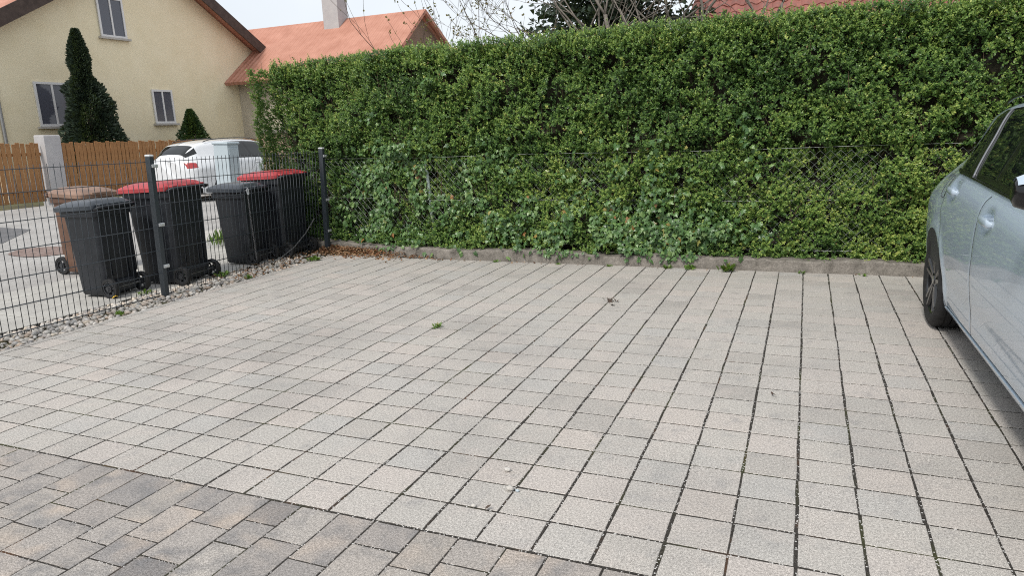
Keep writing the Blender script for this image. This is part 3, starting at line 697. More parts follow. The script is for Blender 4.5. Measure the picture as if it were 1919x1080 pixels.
# ================================================================== CAR
def smooth_interp(xp, fp):
    xp = np.array(xp, float); fp = np.array(fp, float); m_ = np.gradient(fp, xp)
    h = np.diff(xp); dl = np.diff(fp)/h
    for i in range(1, len(xp)-1):
        m_[i] = 0 if dl[i-1]*dl[i] <= 0 else 3*(h[i-1]+h[i])/((2*h[i]+h[i-1])/dl[i-1]+(h[i]+2*h[i-1])/dl[i])
    def f(x):
        x = np.clip(np.asarray(x, float), xp[0], xp[-1]); i = np.clip(np.searchsorted(xp, x, side='right')-1, 0, len(xp)-2)
        t = (x-xp[i])/h[i]; return (2*t**3-3*t**2+1)*fp[i]+(t**3-2*t**2+t)*h[i]*m_[i]+(-2*t**3+3*t**2)*fp[i+1]+(t**3-t**2)*h[i]*m_[i+1]
    return f
CX, CY = 1.745, 4.12              # car centre; local +y = rear
f_side = smooth_interp([.14, .18, .22, .30, .38, .50, .62, .76, .88, .95, .985, 1.03, 1.07], [.76, .815, .845, .862, .868, .884, .893, .892, .886, .878, .866, .842, .822])
f_gh = smooth_interp([0, .05, .14, .30, .50, .70, .82, .90, .96, 1.0], [1, .985, .96, .91, .845, .785, .735, .65, .45, 0.0])   # fraction of belt half width over greenhouse height
f_hood = smooth_interp([0, .2, .45, .7, .88, .96, 1.0], [1, .985, .95, .85, .62, .38, 0.])
f_tap = smooth_interp([-2.22, -2.19, -2.1, -1.95, -1.7, -1.3, 1.35, 1.75, 1.95, 2.10, 2.20, 2.26, 2.29], [.46, .34, .20, .10, .04, 0, 0, .018, .045, .10, .19, .32, .45])
belt = smooth_interp([-2.22, -1.9, -1.3, -.4, .4, 1.2, 1.7, 2.1, 2.29], [.66, .80, .955, 1.005, 1.035, 1.065, 1.075, 1.06, .98])
roof = smooth_interp([-2.22, -2.1, -1.75, -1.28, -1.15, -.75, -.45, -.1, .5, 1.1, 1.55, 1.78, 1.95, 2.10, 2.20, 2.29], [.70, .78, .92, 1.035, 1.09, 1.34, 1.455, 1.515, 1.54, 1.525, 1.485, 1.44, 1.34, 1.22, 1.13, 1.02])
DENTS = [(.965, .965, .10, .055), (.055, .895, .10, .055)]       # cups behind the door pulls (y, z)
def half_w(y, z, dents=True):
    y = np.asarray(y, float); z = np.asarray(z, float); b = belt(y); r = np.maximum(roof(y), b+.02)
    low = f_side(np.minimum(z*1.05/np.maximum(b, .6), 1.05))
    s = np.clip((z-b)/(r-b), 0, 1); hoodw = np.clip((-1.15-y)/.35, 0, 1)
    gh = f_gh(s)*(1-hoodw)+f_hood(s)*hoodw
    bw = f_side(1.05); w = np.where(z <= b, low, bw*gh)
    tap = f_tap(y); w = w-np.minimum(tap, w*.9)
    t_ = np.clip((z-.80)/.32, 0, 1); w = w-.130*np.clip((y-1.05)/.7, 0, 1)*t_*t_*(3-2*t_)*(1-.45*np.clip((z-1.15)/.25, 0, 1))
    fl = np.exp(-((np.hypot(np.abs(y)-1.34, z-.32)-.37)/.045)**2)*.012*(z < .8)       # arch flares
    w = w+fl
    if dents:
        for dy, dz, ry, rz in DENTS: w = w-.026*np.exp(-(((y-dy)/ry)**2+((z-dz)/rz)**2)**2)
    return w
def build_car(name, label, loc, rz, paint):
    root = empty(name, loc, (0, 0, rz), label, 'car')
    # shell ---------------------------------------------------------
    ys = np.concatenate([np.linspace(-2.22, -1.9, 16), np.linspace(-1.87, 1.9, 110), np.linspace(1.915, 2.29, 26)])
    rings = []
    for y in ys:
        b = float(belt(y)); r = max(float(roof(y)), b+.02); zs = np.concatenate([np.linspace(.17, .5, 12), np.linspace(.53, b, 18)[:-1], b+(r-b)*np.array([0, .03, .08, .14, .22, .3, .4, .5, .6, .7, .78, .84, .88, .92, .95, .975, .99])])
        hw_ = half_w(np.full_like(zs, y), zs); pr = [(float(h), float(z)) for h, z in zip(hw_, zs)]
        lift = .17+.12*max(0, (abs(y)-1.75)/.5)
        pr = [(h, max(z, lift+.0*h)) for h, z in pr]
        rings.append([(h, y, z) for h, z in pr]+[(0, y, r)]+[(-h, y, z) for h, z in pr[::-1]]+[(0, y, lift-.01)])
    sh = MB().loft(rings); body = sh.build('body', paint, root, smooth=True)
    # wheel arches cut out
    cut = MB()
    for yy in (-1.34, 1.34): cut.lathe([(.350, -1.2), (.350, 1.2)], 48, 'x'); k = len(cut.v); cut.v[k-96:] = [(a, b_+yy, c_+.33) for a, b_, c_ in cut.v[k-96:]]
    co = cut.build('cutter', 'seam', root); md = body.modifiers.new('arch', 'BOOLEAN'); md.operation = 'DIFFERENCE'; md.solver = 'EXACT'; md.object = co
    bpy.context.view_layer.update()
    me = bpy.data.meshes.new_from_object(body.evaluated_get(bpy.context.evaluated_depsgraph_get()))
    body.modifiers.clear(); body.data = me; bpy.data.objects.remove(co)
    if len(me.materials) < 2: me.materials.append(M['seam'])
    else: me.materials[1] = M['seam']
    for p in me.polygons:
        c = p.center
        inar = any(math.hypot(c.y-yy, c.z-.33) < .3515 for yy in (-1.34, 1.34))
        p.material_index = 1 if (inar or c.z < .19) else 0
        p.use_smooth = not inar
    me.set_sharp_from_angle(angle=R_(35))
    # helpers for things lying on the skin -------------------------
    def skin(y, z, s, off): return (s*(float(half_w(y, z))+off), y, z)
    def patch(nm, c0, c1, nu, nvv, s, off, material, parent, rim=.008):
        """Coons-like strip between two (y,z) polylines"""
        def samp(c, t):
            c = np.array(c, float); d = np.r_[0, np.cumsum(np.hypot(*np.diff(c, axis=0).T))]; d /= d[-1]; return np.array([np.interp(t, d, c[:, 0]), np.interp(t, d, c[:, 1])])
        v = []; f = []
        for i in range(nu+1):
            a, b = samp(c0, i/nu), samp(c1, i/nu)
            for j in range(nvv+1):
                p = a+(b-a)*j/nvv; edge = i in (0, nu) or j in (0, nvv); v.append(skin(p[0], p[1], s, off-(0.0015 if edge else 0)))
        W_ = nvv+1
        for i in range(nu):
            for j in range(nvv): q = (i*W_+j, (i+1)*W_+j, (i+1)*W_+j+1, i*W_+j+1); f.append(q if s > 0 else q[::-1])
        bd = [i*W_ for i in range(nu+1)]+[nu*W_+j for j in range(1, nvv+1)]+[i*W_+nvv for i in range(nu-1, -1, -1)]+[j for j in range(nvv-1, 0, -1)]
        k = len(v); v += [(v[q][0]-s*rim, v[q][1], v[q][2]) for q in bd]; n_ = len(bd)
        for i in range(n_): j = (i+1) % n_; f.append((bd[i], bd[j], k+j, k+i))
        me_ = mesh_of(nm, v, f, material, True); me_.set_sharp_from_angle(angle=R_(50)); return link(nm, me_, parent)
    def line(nm, pts, s, off, r, material, parent, n_=4):
        P_ = []
        for (a, b) in zip(pts[:-1], pts[1:]):
            for t in np.linspace(0, 1, 8)[:-1]: P_.append(skin(a[0]+(b[0]-a[0])*t, a[1]+(b[1]-a[1])*t, s, off))
        P_.append(skin(pts[-1][0], pts[-1][1], s, off)); return MB().tube(P_, r, n_).build(nm, material, parent, smooth=True)
    for s in (-1, 1):
        # doors: each a pressed panel standing proud of the shell with dark gap round it
        B = .235                                             # gap between the doors
        rear_edge = [(.93, .24), (.965, .33), (1.0, .45), (1.06, .58), (1.14, .70), (1.20, .82), (1.185, .95), (1.14, 1.035)]
        rd = patch('rear_door', [(B+.006, .245), (B+.004, .55), (B-.0, .8), (B-.02, .98), (B-.05, 1.012)], rear_edge, 44, 44, s, .004, paint, root)
        fd = patch('front_door', [(-.86, .245), (-.90, .5), (-.90, .8), (-.84, .95), (-.80, .965)], [(B-.006, .245), (B-.008, .55), (B-.012, .8), (B-.032, .98), (B-.062, 1.006)], 40, 44, s, .004, paint, root)
        for pl in ([(p[0]+.004, p[1]) for p in rear_edge], [(B, .245), (B-.002, .55), (B-.006, .8), (B-.026, .98), (B-.056, 1.008)], [(-.866, .245), (-.906, .5), (-.906, .8), (-.846, .95)], [(-.86, .24), (B, .24), (.93, .236)]):
            line('panel_gap', pl, s, .0005, .0028, 'seam', body)
        # door pulls
        for d_, (hy, hz) in ((rd, (.965, .965)), (fd, (.055, .895))):
            rr = []
            for t, sx in ((-1, .35), (-.9, .8), (-.6, 1), (0, 1.08), (.6, 1), (.9, .8), (1, .35)):
                yy = hy+t*.112; ox = skin(hy, hz+.0, s, .0)[0]+s*(.034-.004*t*t-(.012 if abs(t) > .95 else 0)+.006)
                rr.append([(ox+s*.012*sx*math.cos(u), yy, hz+.004*t+.021*sx*math.sin(u)) for u in np.linspace(0, 2*math.pi, 11)[:-1]])
            hdl = MB().loft(rr)
            for t in (-.82, .82): hdl.tube([(skin(hy, hz, s, -.01)[0], hy+t*.098, hz), (skin(hy, hz, s, .03)[0], hy+t*.09, hz)], .010, 7)
            hdl.build('handle', paint, d_, smooth=True)
        # fuel flap outline on the right-hand side only (local -x here is the car's right)
        if s < 0:
            fp = [(1.285+.075*math.copysign(abs(math.cos(u))**.5, math.cos(u)), .965+.07*math.copysign(abs(math.sin(u))**.5, math.sin(u))) for u in np.linspace(0, 2*math.pi, 25)]
            line('fuel_flap_gap', fp, s, .0003, .0022, 'seam', body)
        # side glass, all one dark band with pillars and strips
        bz = lambda y: float(belt(y))+.012
        lowl = [(y, bz(y)) for y in (-.95, -.5, 0, .5, 1.0, 1.30)]
        upl = lambda y: float(belt(y))+(float(roof(y))-float(belt(y)))*.845
        top_curve = [(-.55, upl(-.45)), (-.2, upl(-.2)), (.2, upl(.2)), (.6, upl(.6)), (.95, upl(.95)-.005), (1.22, upl(1.22)-.028)]
        band = [(-.93, bz(-.93)), (-.2, bz(-.2)), (.3, bz(.3)), (.8, bz(.8)), (1.05, bz(1.05)), (1.20, bz(1.20)+.0), (1.28, bz(1.28)+.03)]
        btop = [(-.50, upl(-.42)-.01), (-.1, upl(-.1)), (.3, upl(.3)), (.75, upl(.75)-.003), (1.05, upl(1.05)-.012), (1.24, upl(1.24)-.045), (1.33, bz(1.33)+.11)]
        patch('window_surround', band, btop, 60, 14, s, .003, 'trim', root, .004)
        def glass(nm, y0, y1, y2, y3, off=.006):        # y0,y1 at the belt; y2,y3 at the top
            lo = [(y0+(y1-y0)*t, bz(y0+(y1-y0)*t)+.040) for t in np.linspace(0, 1, 9)]
            hi = [(y2+(y3-y2)*t, min(upl(y2+(y3-y2)*t)-.020, 9)) for t in np.linspace(0, 1, 9)]
            return lo, hi
        for nm, q in (('front_window', (-.80, .20, -.40, .30)), ('rear_window', (.27, .66, .37, .90))):
            lo, hi = glass(nm, *q); patch(nm, lo, hi, 24, 12, s, .005, 'glass', root, .002)
        patch('quarter_window', [(.83, bz(.83)+.022), (1.0, bz(1.0)+.022), (1.20, bz(1.20)+.03)], [(1.03, upl(1.03)-.03), (1.16, upl(1.16)-.05), (1.27, bz(1.27)+.12)], 16, 12, s, .005, 'glass', root, .002)
        line('pillar_strip', [(.70, bz(.70)+.005), (.80, 1.22), (.93, upl(.93)-.012)], s, .006, .0075, 'strip', root, 6)
        line('belt_trim', [(y, bz(y)+.002) for y in (-.93, -.4, .1, .6, 1.0, 1.22)], s, .004, .009, 'trim', root, 6)
        # mirror
        mr = []
        for t, sc in ((0, .25), (.12, .75), (.4, 1), (.75, 1), (.93, .85), (1, .5)):
            xx = .86+.16*t; mr.append([(s*xx, -.93+.055*sc*math.cos(u)+.03*t, 1.135+.066*sc*math.sin(u)) for u in np.linspace(0, 2*math.pi, 15)[:-1]])
        mo = MB().loft(mr if s > 0 else [r_[::-1] for r_ in mr]).build('mirror', 'trim', root, smooth=True)
        mr2 = []
        for t, sc in ((.10, .78), (.4, 1.05), (.75, 1.05), (.96, .8)):
            xx = .86+.16*t; mr2.append([(s*xx, -.935+.058*sc*math.cos(u)+.03*t, 1.138+.068*sc*math.sin(u)) for u in np.linspace(.75, math.pi-.55, 10)])
        mb_ = MB(); n1 = 10; mb_.add([p for r_ in mr2 for p in r_], [(i*n1+k_, i*n1+k_+1, (i+1)*n1+k_+1, (i+1)*n1+k_) for i in range(3) for k_ in range(n1-1)])
        mb_.build('mirror_cap', paint, mo, smooth=True)
        # lamps
        patch('tail_lamp', [(2.06, .86), (2.13, .85), (2.24, .84)], [(2.05, .97), (2.13, .98), (2.24, .98)], 14, 6, s, .004, 'lamp_red', root, .004)
        patch('head_lamp', [(-2.12, .64), (-1.95, .66), (-1.72, .72)], [(-2.12, .72), (-1.95, .77), (-1.68, .80)], 14, 6, s, .004, 'lamp_clear', root, .004)
        # sill
        patch('sill', [(-.93, .175), (0, .17), (.93, .175)], [(-.93, .228), (0, .228), (.945, .228)], 40, 4, s, .012, paint, root, .02)
    # windscreen, tailgate glass: sheets lying just over the shell
    def top_patch(nm, y0, y1, frac, material):
        v = []; f = []; nu, nvv = 14, 16
        for i in range(nu+1):
            y = y0+(y1-y0)*i/nu; b = float(belt(y)); r = max(float(roof(y)), b+.02)
            ss = np.linspace(0, 1, 200); hh = half_w(np.full(200, y), b+(r-b)*ss); wmax = float(np.interp(frac, ss, hh))
            for j in range(nvv+1):
                h = wmax*(2*j/nvv-1); idx = np.argsort(hh); z = b+(r-b)*float(np.interp(abs(h), hh[idx], ss[idx])); v.append((h, y, z+.006))
        for i in range(nu):
            for j in range(nvv): f.append((i*(nvv+1)+j, i*(nvv+1)+j+1, (i+1)*(nvv+1)+j+1, (i+1)*(nvv+1)+j))
        return link(nm, mesh_of(nm, v, f, material, True), root)
    top_patch('windscreen', -1.16, -.48, .35, 'glass'); top_patch('tailgate_window', 1.86, 2.14, .35, 'glass')
    for s in (-1, 1): MB().tube([(s*.52, y, float(roof(y))-.012+.022*min(1, (y+.4)/.15, (1.55-y)/.15)) for y in np.linspace(-.4, 1.55, 20)], .011, 7).build('roof_rail', 'trim', root, smooth=True)
    MB().box(-.42, .42, -2.235, -2.15, .34, .56, .02).build('grille', 'trim', root)
    # wheels
    R0, wd = .322, .205
    tp = [(.232, -wd/2+.012), (.262, -wd/2), (.296, -wd/2), (.314, -wd/2+.014), (R0, -wd/2+.035), (R0, -.045), (R0-.007, -.043), (R0-.007, -.036), (R0, -.034), (R0, -.004), (R0-.007, -.003), (R0-.007, .003), (R0, .004), (R0, .034), (R0-.007, .036), (R0-.007, .043), (R0, .045), (R0, wd/2-.035), (.314, wd/2-.014), (.296, wd/2), (.262, wd/2), (.232, wd/2-.012)]
    tme = mesh_of('tyre', *(lambda b: (b.v, b.f))(MB().lathe(tp, 56, 'x', True)), 'tyre', True); tme.set_sharp_from_angle(angle=R_(40))
    rm = MB().lathe([(.236, .085), (.236, -.085), (.222, -.085), (.215, 0), (.222, .082), (.23, .09)], 48, 'x', True)
    rim_me = mesh_of('rim', rm.v, rm.f, 'rim', True); rim_me.set_sharp_from_angle(angle=R_(35))
    sp = MB()
    for a_ in (-.16, .16):                       # a split spoke, outboard face at +x
        ca, sa = math.cos(a_), math.sin(a_); pts0 = [(.05, .012*math.copysign(1, a_)), (.225*ca, .225*sa)]
        (y0, z0), (y1, z1) = pts0; d = Vector((y1-y0, z1-z0)).normalized(); nn = Vector((-d.y, d.x))
        w0, w1 = .020, .017
        ring0 = [(.072, y0+nn.x*w0, z0+nn.y*w0), (.086, y0+nn.x*w0*.6, z0+nn.y*w0*.6), (.086, y0-nn.x*w0*.6, z0-nn.y*w0*.6), (.072, y0-nn.x*w0, z0-nn.y*w0), (.02, y0-nn.x*w0, z0-nn.y*w0), (.02, y0+nn.x*w0, z0+nn.y*w0)]
        ring1 = [(.082, y1+nn.x*w1, z1+nn.y*w1), (.097, y1+nn.x*w1*.6, z1+nn.y*w1*.6), (.097, y1-nn.x*w1*.6, z1-nn.y*w1*.6), (.082, y1-nn.x*w1, z1-nn.y*w1), (.03, y1-nn.x*w1, z1-nn.y*w1), (.03, y1+nn.x*w1, z1+nn.y*w1)]
        sp.loft([ring0, ring1])
    spme = mesh_of('spoke', sp.v, sp.f, 'spoke')
    hbm = MB().lathe([(.005, .090), (.03, .090), (.034, .082), (.066, .076), (.072, .0), (.005, .0)], 24, 'x'); hbme = mesh_of('hub_cap', hbm.v, hbm.f, 'rim', True); hbme.set_sharp_from_angle(angle=R_(35))
    dk = MB().lathe([(.005, -.03), (.165, -.03), (.165, -.045), (.005, -.045)], 36, 'x'); dkme = mesh_of('brake_disc', dk.v, dk.f, 'axle')
    for yy in (-1.34, 1.34):
        for s in (-1, 1):
            w = empty('wheel', (s*.785, yy, R0-.002), (random.random() if s > 0 else random.random()+1, 0, 0 if s > 0 else math.pi)); w.parent = root
            link('tyre', tme, w); link('rim', rim_me, w); link('hub_cap', hbme, w); link('brake_disc', dkme, w)
            for k in range(5): link('spoke', spme, w, (0, 0, 0), (k*2*math.pi/5, 0, 0))
    return root
car = build_car('parked_car', 'pale grey-blue estate car parked at the right edge of the bay', (CX, CY, 0), .012, 'paint')
car2 = copy_tree(car)
tag(car2, 'white car parked across the street behind the red-lidded bins', 'car')
car2.location = (-14.6, 15.3, -.02); car2.rotation_euler = (0, 0, math.pi)
def repaint(o):
    for ch in o.children:
        for sl in ch.material_slots:
            if sl.material == M['paint']: sl.link = 'OBJECT'; sl.material = M['paint_white']
        repaint(ch)
repaint(car2)

# ================================================================== BEYOND THE FENCE
cab = empty('utility_cabinet', (-9.62, 9.85, -.03), tuple(LEAN), 'pale blue-grey utility cabinet standing behind the bins', 'cabinet')
MB().box(-.16, .16, -.13, .13, .10, 1.42, .012).build('housing', 'cabinet', cab)
MB().box(-.13, .15, -.10, .10, -.1, .10, .006).build('plinth', 'concrete_pale', cab)
MB().box(.161, .172, -.11, .11, .16, 1.36, .004).build('door', 'cabinet', cab)
MB().box(-.18, .18, -.15, .15, 1.42, 1.46, .012).build('roof', 'cabinet', cab)
MB().tube([(.172, .08, .80), (.195, .08, .80)], .014, 8).build('lock', 'fence', cab)
pad = tag(MB().box(-9.2, -7.64, 8.0, 12.2, -.14, -.006, .004).build('concrete_pad', 'concrete_pale'), kind='structure')
wl_ = empty('pebbledash_wall', (-9.6, 11.5, 0), tuple(LEAN), 'brown pebbledash wall end beside the hedge', 'wall')
MB().box(-.55, .55, -.12, .12, -.1, 1.55, .01).build('wall_body', 'pebbledash', wl_)
MB().box(-.60, .60, -.16, .16, 1.55, 1.62, .01).build('coping', 'concrete', wl_)

# wooden board fence across the street
wf = empty('board_fence', (-19.2, 11.0, -.02), tuple(LEAN), 'brown wooden board fence across the street', 'fence')
bme = [mesh_of('board', *(lambda b: (b.v, b.f))(MB().box(-.012, .012, -.05, .05, .08, h, .006)), 'wood') for h in (1.62, 1.66, 1.64)]
for k in range(118):
    y = -3.2+k*.125
    if 1.95 < y < 2.55: continue
    link('board', bme[k % 3], wf, (random.gauss(0, .003), y, 0), (random.gauss(0, .006), 0, 0))
for z in (.35, 1.35): MB().box(-.055, -.014, -3.3, 11.6, z-.04, z+.04).build('rail', 'wood', wf)
MB().box(-.2, .2, 2.02, 2.48, -.1, 1.85, .02).build('pillar', 'pillar', wf)

# yellow gabled house
K = 22/18.
def hz(z): return 1.447+(z-1.447)*K
hs = empty('yellow_house', (-22, 19.5, -.1), (0, 0, 0), 'yellow rendered gabled house across the street', 'house')
ye, ya, ze, za, dp = 5.75, 0.15, 5.0, 8.25, 9.0
MB().add([(0, -ye, 0), (0, ye, 0), (0, ye, ze), (0, ya, za), (0, -ye, ze), (-dp, -ye, 0), (-dp, ye, 0), (-dp, ye, ze), (-dp, ya, za), (-dp, -ye, ze)],
         [(0, 1, 2, 3, 4), (9, 8, 7, 6, 5), (0, 5, 6, 1), (1, 6, 7, 2), (4, 9, 5, 0)]).build('wall', 'render_yellow', hs)
for s in (-1, 1):
    sl = (za-ze)/(ye-ya*s); e = .55; yo = s*(ye+e); zo = ze-sl*e
    n_ = Vector((0, s*sl, 1)).normalized()*.2
    rings = [[(x, ya, za+.02), (x, yo, zo+.02), (x, yo+n_.y, zo+.02+n_.z), (x, ya+0*n_.y, za+.26)] for x in (.55, -dp-.4)]
    rf = MB().loft(rings).build('roof', 'tile_orange', hs)
    MB().loft([[(x, ya, za-.20), (x, yo, zo-.20), (x, yo+n_.y, zo+.04+n_.z), (x, ya, za+.28)] for x in (.552, .60)]).build('barge_board', 'roof_dark', rf)
for s in (-1, 1): MB().tube([(.25, s*(ye-.25), ze-.1), (.06, s*(ye-.2), ze-.5), (.06, s*(ye-.2), .1)], .05, 8).build('downpipe', 'axle', hs)
MB().box(.0, .03, -ye-.01, ye+.01, 0, .55).build('plinth', 'pillar', hs)
def window(parent, y, z, w, h, rows=2, x=.0):
    fr = MB(); t = .07
    fr.box(x+.01, x+.06, y-w/2, y-w/2+t, z-h/2, z+h/2); fr.box(x+.01, x+.06, y+w/2-t, y+w/2, z-h/2, z+h/2)
    fr.box(x+.01, x+.06, y-w/2+t, y+w/2-t, z-h/2, z-h/2+t); fr.box(x+.01, x+.06, y-w/2+t, y+w/2-t, z+h/2-t, z+h/2); fr.box(x+.01, x+.055, y-.03, y+.03, z-h/2+t, z+h/2-t)
    o = fr.build('window', 'window_frame', parent)
    MB().box(x+.008, x+.03, y-w/2+.01, y+w/2-.01, z-h/2+.01, z+h/2-.01).build('pane', 'pane', o)
    MB().box(x+.01, x+.14, y-w/2-.08, y+w/2+.08, z-h/2-.07, z-h/2-.005).build('sill', 'concrete_pale', o)
window(hs, 12.82*K-19.5, hz(2.63), 1.15, 1.35); window(hs, 16.23*K-19.5, hz(2.62), .9, 1.2); window(hs, 14.9*K-19.5, hz(5.0), 1.0, 1.3)

# conifer and shrub in front of that house
def foliage_cloud(n, fn, size, tint, spread=.5):
    base, dr = fn(n); Mx = rot_mats(dr, rng.random(n)*6.28); s = size*(.6+.8*rng.random(n)); t = np.array([[-.35, 0, 0], [.35, 0, 0], [.22, .12, .6], [0, 0, 1.0], [-.22, .12, .6]])
    q = np.einsum('nij,kj->nki', Mx, t)*s[:, None, None]+base[:, None, :]
    return q.reshape(-1, 3), np.clip(tint+rng.normal(0, .2, n), 0, 1)
def cone_tree(name, label, loc, h, r, n, size, material, cat='tree', bulge=1.0):
    root = empty(name, loc, (0, 0, 0), label, cat)
    MB().tube([(0, 0, -.1), (0, 0, h*.5), (0, 0, h*.95)], [r*.12+.03, r*.07+.02, .015], 8).build('trunk', 'bark_dark', root)
    def fn(n):
        t = rng.random(n)**.8; a = rng.random(n)*6.28; prof = np.minimum(1, (1-t)*1.5)**.8*np.minimum(1, .55+t*4)
        lump = .42+.95*vnoise(a*1.6, t*h*2.2, seed=51); rr = r*prof*lump*np.sqrt(.35+.65*rng.random(n))
        return np.stack([rr*np.cos(a), rr*np.sin(a), .05*h+t*h*.95], 1), np.stack([np.cos(a), np.sin(a), .5+rng.normal(0, .35, n)], 1)
    V, T = foliage_cloud(n, fn, size, .45); tag(link('crown', big_mesh('crown', V, 5, material, T), root), kind='stuff')
    return root
cone_tree('conifer', 'dark columnar conifer in front of the yellow house', (-20.6, 15.75, -.1), 5.0, .80, 20000, .10, 'conifer')
cone_tree('shrub', 'small dark rounded shrub in front of the yellow house wall', (-20.6, 19.7, -.1), 2.7, .75, 7000, .085, 'shrub', 'shrub')

# red-roofed house behind the hedge, with chimney and a lower wing
rh = empty('red_roof_house', (-18.7, 26, -.1), (0, 0, 0), 'pale house with red tiled roof and chimney beyond the hedge', 'house')
MB().box(-4.5, 4.0, -2.2, 4.0, 0, 3.9).build('wall', 'render_pale', rh)
rp = MB().loft([[(x, -2.9, 3.75), (x, .4, 6.25), (x, .4, 6.4), (x, -2.98, 3.86)] for x in (-4.8, 4.35)]).build('roof', 'tile_orange', rh)
MB().loft([[(x, .4, 6.25), (x, 4.6, 3.75), (x, 4.6, 3.9), (x, .4, 6.4)] for x in (-4.8, 4.35)]).build('roof', 'tile_orange', rh)
MB().add([(4.0, -2.2, 3.9), (4.0, 4.0, 3.9), (4.0, .5, 6.3)], [(0, 1, 2)]).build('gable', 'pebbledash', rh)
for k in range(9): MB().box(-4.8, 4.35, -2.7+k*.36, -2.66+k*.36, 3.98+k*.272, 4.03+k*.272).build('tile_course', 'tile_orange', rp)
MB().box(-.2, .55, -.2, .5, 5.6, 7.6, .03).build('chimney', 'pillar', rp)
wing = MB().box(4.36, 7.6, -1.2, 3, 0, 3.6).build('wing_wall', 'render_pale', rh)
MB().loft([[(x, -1.8, 3.5), (x, .6, 4.72), (x, .6, 4.85), (x, -1.85, 3.6)] for x in (4.4, 8.0)]).build('wing_roof', 'tile_orange', rh)

# tiled roof of the house behind the hedge on the right
nb = empty('tiled_roof_house', (2.1, 17, -.1), (0, 0, 0), 'house behind the hedge showing only its dark red clay tile roof', 'house')
MB().box(-4.2, 6, -2.6, 4.5, 0, 2.8).build('wall', 'render_pale', nb)
sl = R_(32); ex = .335
rfb = MB().loft([[(x, -3.35, 2.50), (x, 1.4, 2.50+4.75*math.tan(sl)), (x, 1.4, 2.42+4.75*math.tan(sl)), (x, -3.35, 2.38)] for x in (-4.42, 6.2)]).build('roof', 'tile_red', nb)
MB().loft([[(x, 1.4, 2.50+4.75*math.tan(sl)), (x, 5.2, 3.0), (x, 5.2, 2.9), (x, 1.4, 2.42+4.75*math.tan(sl))] for x in (-4.42, 6.2)]).build('roof', 'tile_red', nb)
tw_ = .262; tv = []; tf = []; nn = 7
for lay in (0, 1):
    for jy, yy in enumerate((0, .37)):
        for i in range(nn+1): u = i/nn; tv.append((u*tw_-tw_/2, yy, .026*math.sin(2*math.pi*u-.6)+(.014 if lay == 0 else -.004)+(.020 if jy == 0 else 0.)))
for i in range(nn): a = i; tf.append((a, a+1, a+nn+2, a+nn+1)); tf.append((a+2*(nn+1)+1, a+2*(nn+1), a, a+1)[::-1])
tme_ = mesh_of('roof_tile', tv, tf, 'tile_red', False)
for r_ in range(11):
    for c_ in range(27):
        d_ = r_*ex; link('roof_tile', tme_, nb, (-4.28+c_*tw_+random.gauss(0, .003), -3.36+d_*math.cos(sl), 2.545+d_*math.sin(sl)), (sl+random.gauss(0, .008), 0, 0))

# bare and budding trees behind the hedge
def grow(mb, buds, p, d, l, r, depth, spread, rnd, bend=.12):
    pts = [p]; rr = [r]; q = p.copy(); dd = d.copy(); ns = 5
    for i in range(ns):
        dd = (dd+Vector((rnd.gauss(0, bend), rnd.gauss(0, bend), rnd.gauss(.03, bend*.6)))).normalized(); q = q+dd*l/ns; pts.append(q.copy()); rr.append(max(.0022, r*(1-.5*(i+1)/ns)))
    mb.tube(pts, rr, 6 if r > .02 else 4)
    if depth == 0:
        for k in range(2): buds.append((pts[-1]+Vector((rnd.gauss(0, .02), rnd.gauss(0, .02), rnd.gauss(0, .02))), dd.copy()))
        buds.append((pts[3], dd.copy())); return
    for k in range(rnd.choice((2, 3, 3))):
        i = rnd.choice((2, 3, 4, 5)) if k else 5; a = Vector((rnd.gauss(0, spread), rnd.gauss(0, spread*.7), rnd.gauss(.1, spread*.6)))
        grow(mb, buds, pts[i], (dd+a).normalized(), l*rnd.uniform(.55, .85), rr[i]*rnd.uniform(.55, .8), depth-1, spread, rnd, bend)
def bare_tree(name, label, loc, limbs, seed, bark, bud=.035, depth=4, spread=.55, cat='tree', group=None):
    rnd = random.Random(seed); root = empty(name, loc, (0, 0, 0), label, cat, group); mb = MB(); buds = []
    tr = MB(); 
    top = limbs[0][0]
    tr.tube([(0, 0, -.1), (0, 0, top*.5), (0, 0, top)], [limbs[0][3]*1.5, limbs[0][3]*1.25, limbs[0][3]*1.1], 10)
    for z0, dv, l, r in limbs: grow(mb, buds, Vector((0, 0, z0)), Vector(dv).normalized(), l, r, depth, spread, rnd)
    tr.build('trunk', bark, root, smooth=True); tag(mb.build('branches', bark, root, smooth=True), kind='stuff')
    bb = MB()
    for p, d in buds:
        for k in range(3):
            e = Vector((rnd.gauss(0, 1), rnd.gauss(0, 1), rnd.gauss(.3, 1))).normalized(); s = d.cross(e).normalized()*bud*.3; l = (d+e).normalized()*bud*rnd.uniform(.6, 1.3)
            bb.add([p, p+l*.5+s, p+l, p+l*.5-s], [(0, 1, 2, 3)])
    tag(bb.build('buds', 'bud', root), kind='stuff'); return root
bare_tree('budding_tree', 'grey-barked budding tree with thick limbs behind the hedge', (-2.55, 10.3, -.1), [(1.5, (.25, .1, 1), 1.6, .055), (1.6, (-.5, .0, 1), 1.5, .042), (1.7, (.75, .2, .9), 1.5, .045), (1.6, (-.1, .2, 1), 1.4, .038), (1.9, (1.1, .1, .8), 1.3, .034), (1.8, (-.9, .1, .9), 1.3, .03)], 5, 'bark')
bare_tree('budding_tree', 'slim bare tree with forked limbs in front of the red tile roof', (-1.25, 10.9, -.1), [(1.5, (.1, .1, 1), 1.6, .06), (1.7, (.8, .1, 1), 1.5, .05), (1.8, (-.6, .1, 1), 1.4, .05), (1.6, (1.2, 0, .9), 1.5, .045)], 12, 'bark')
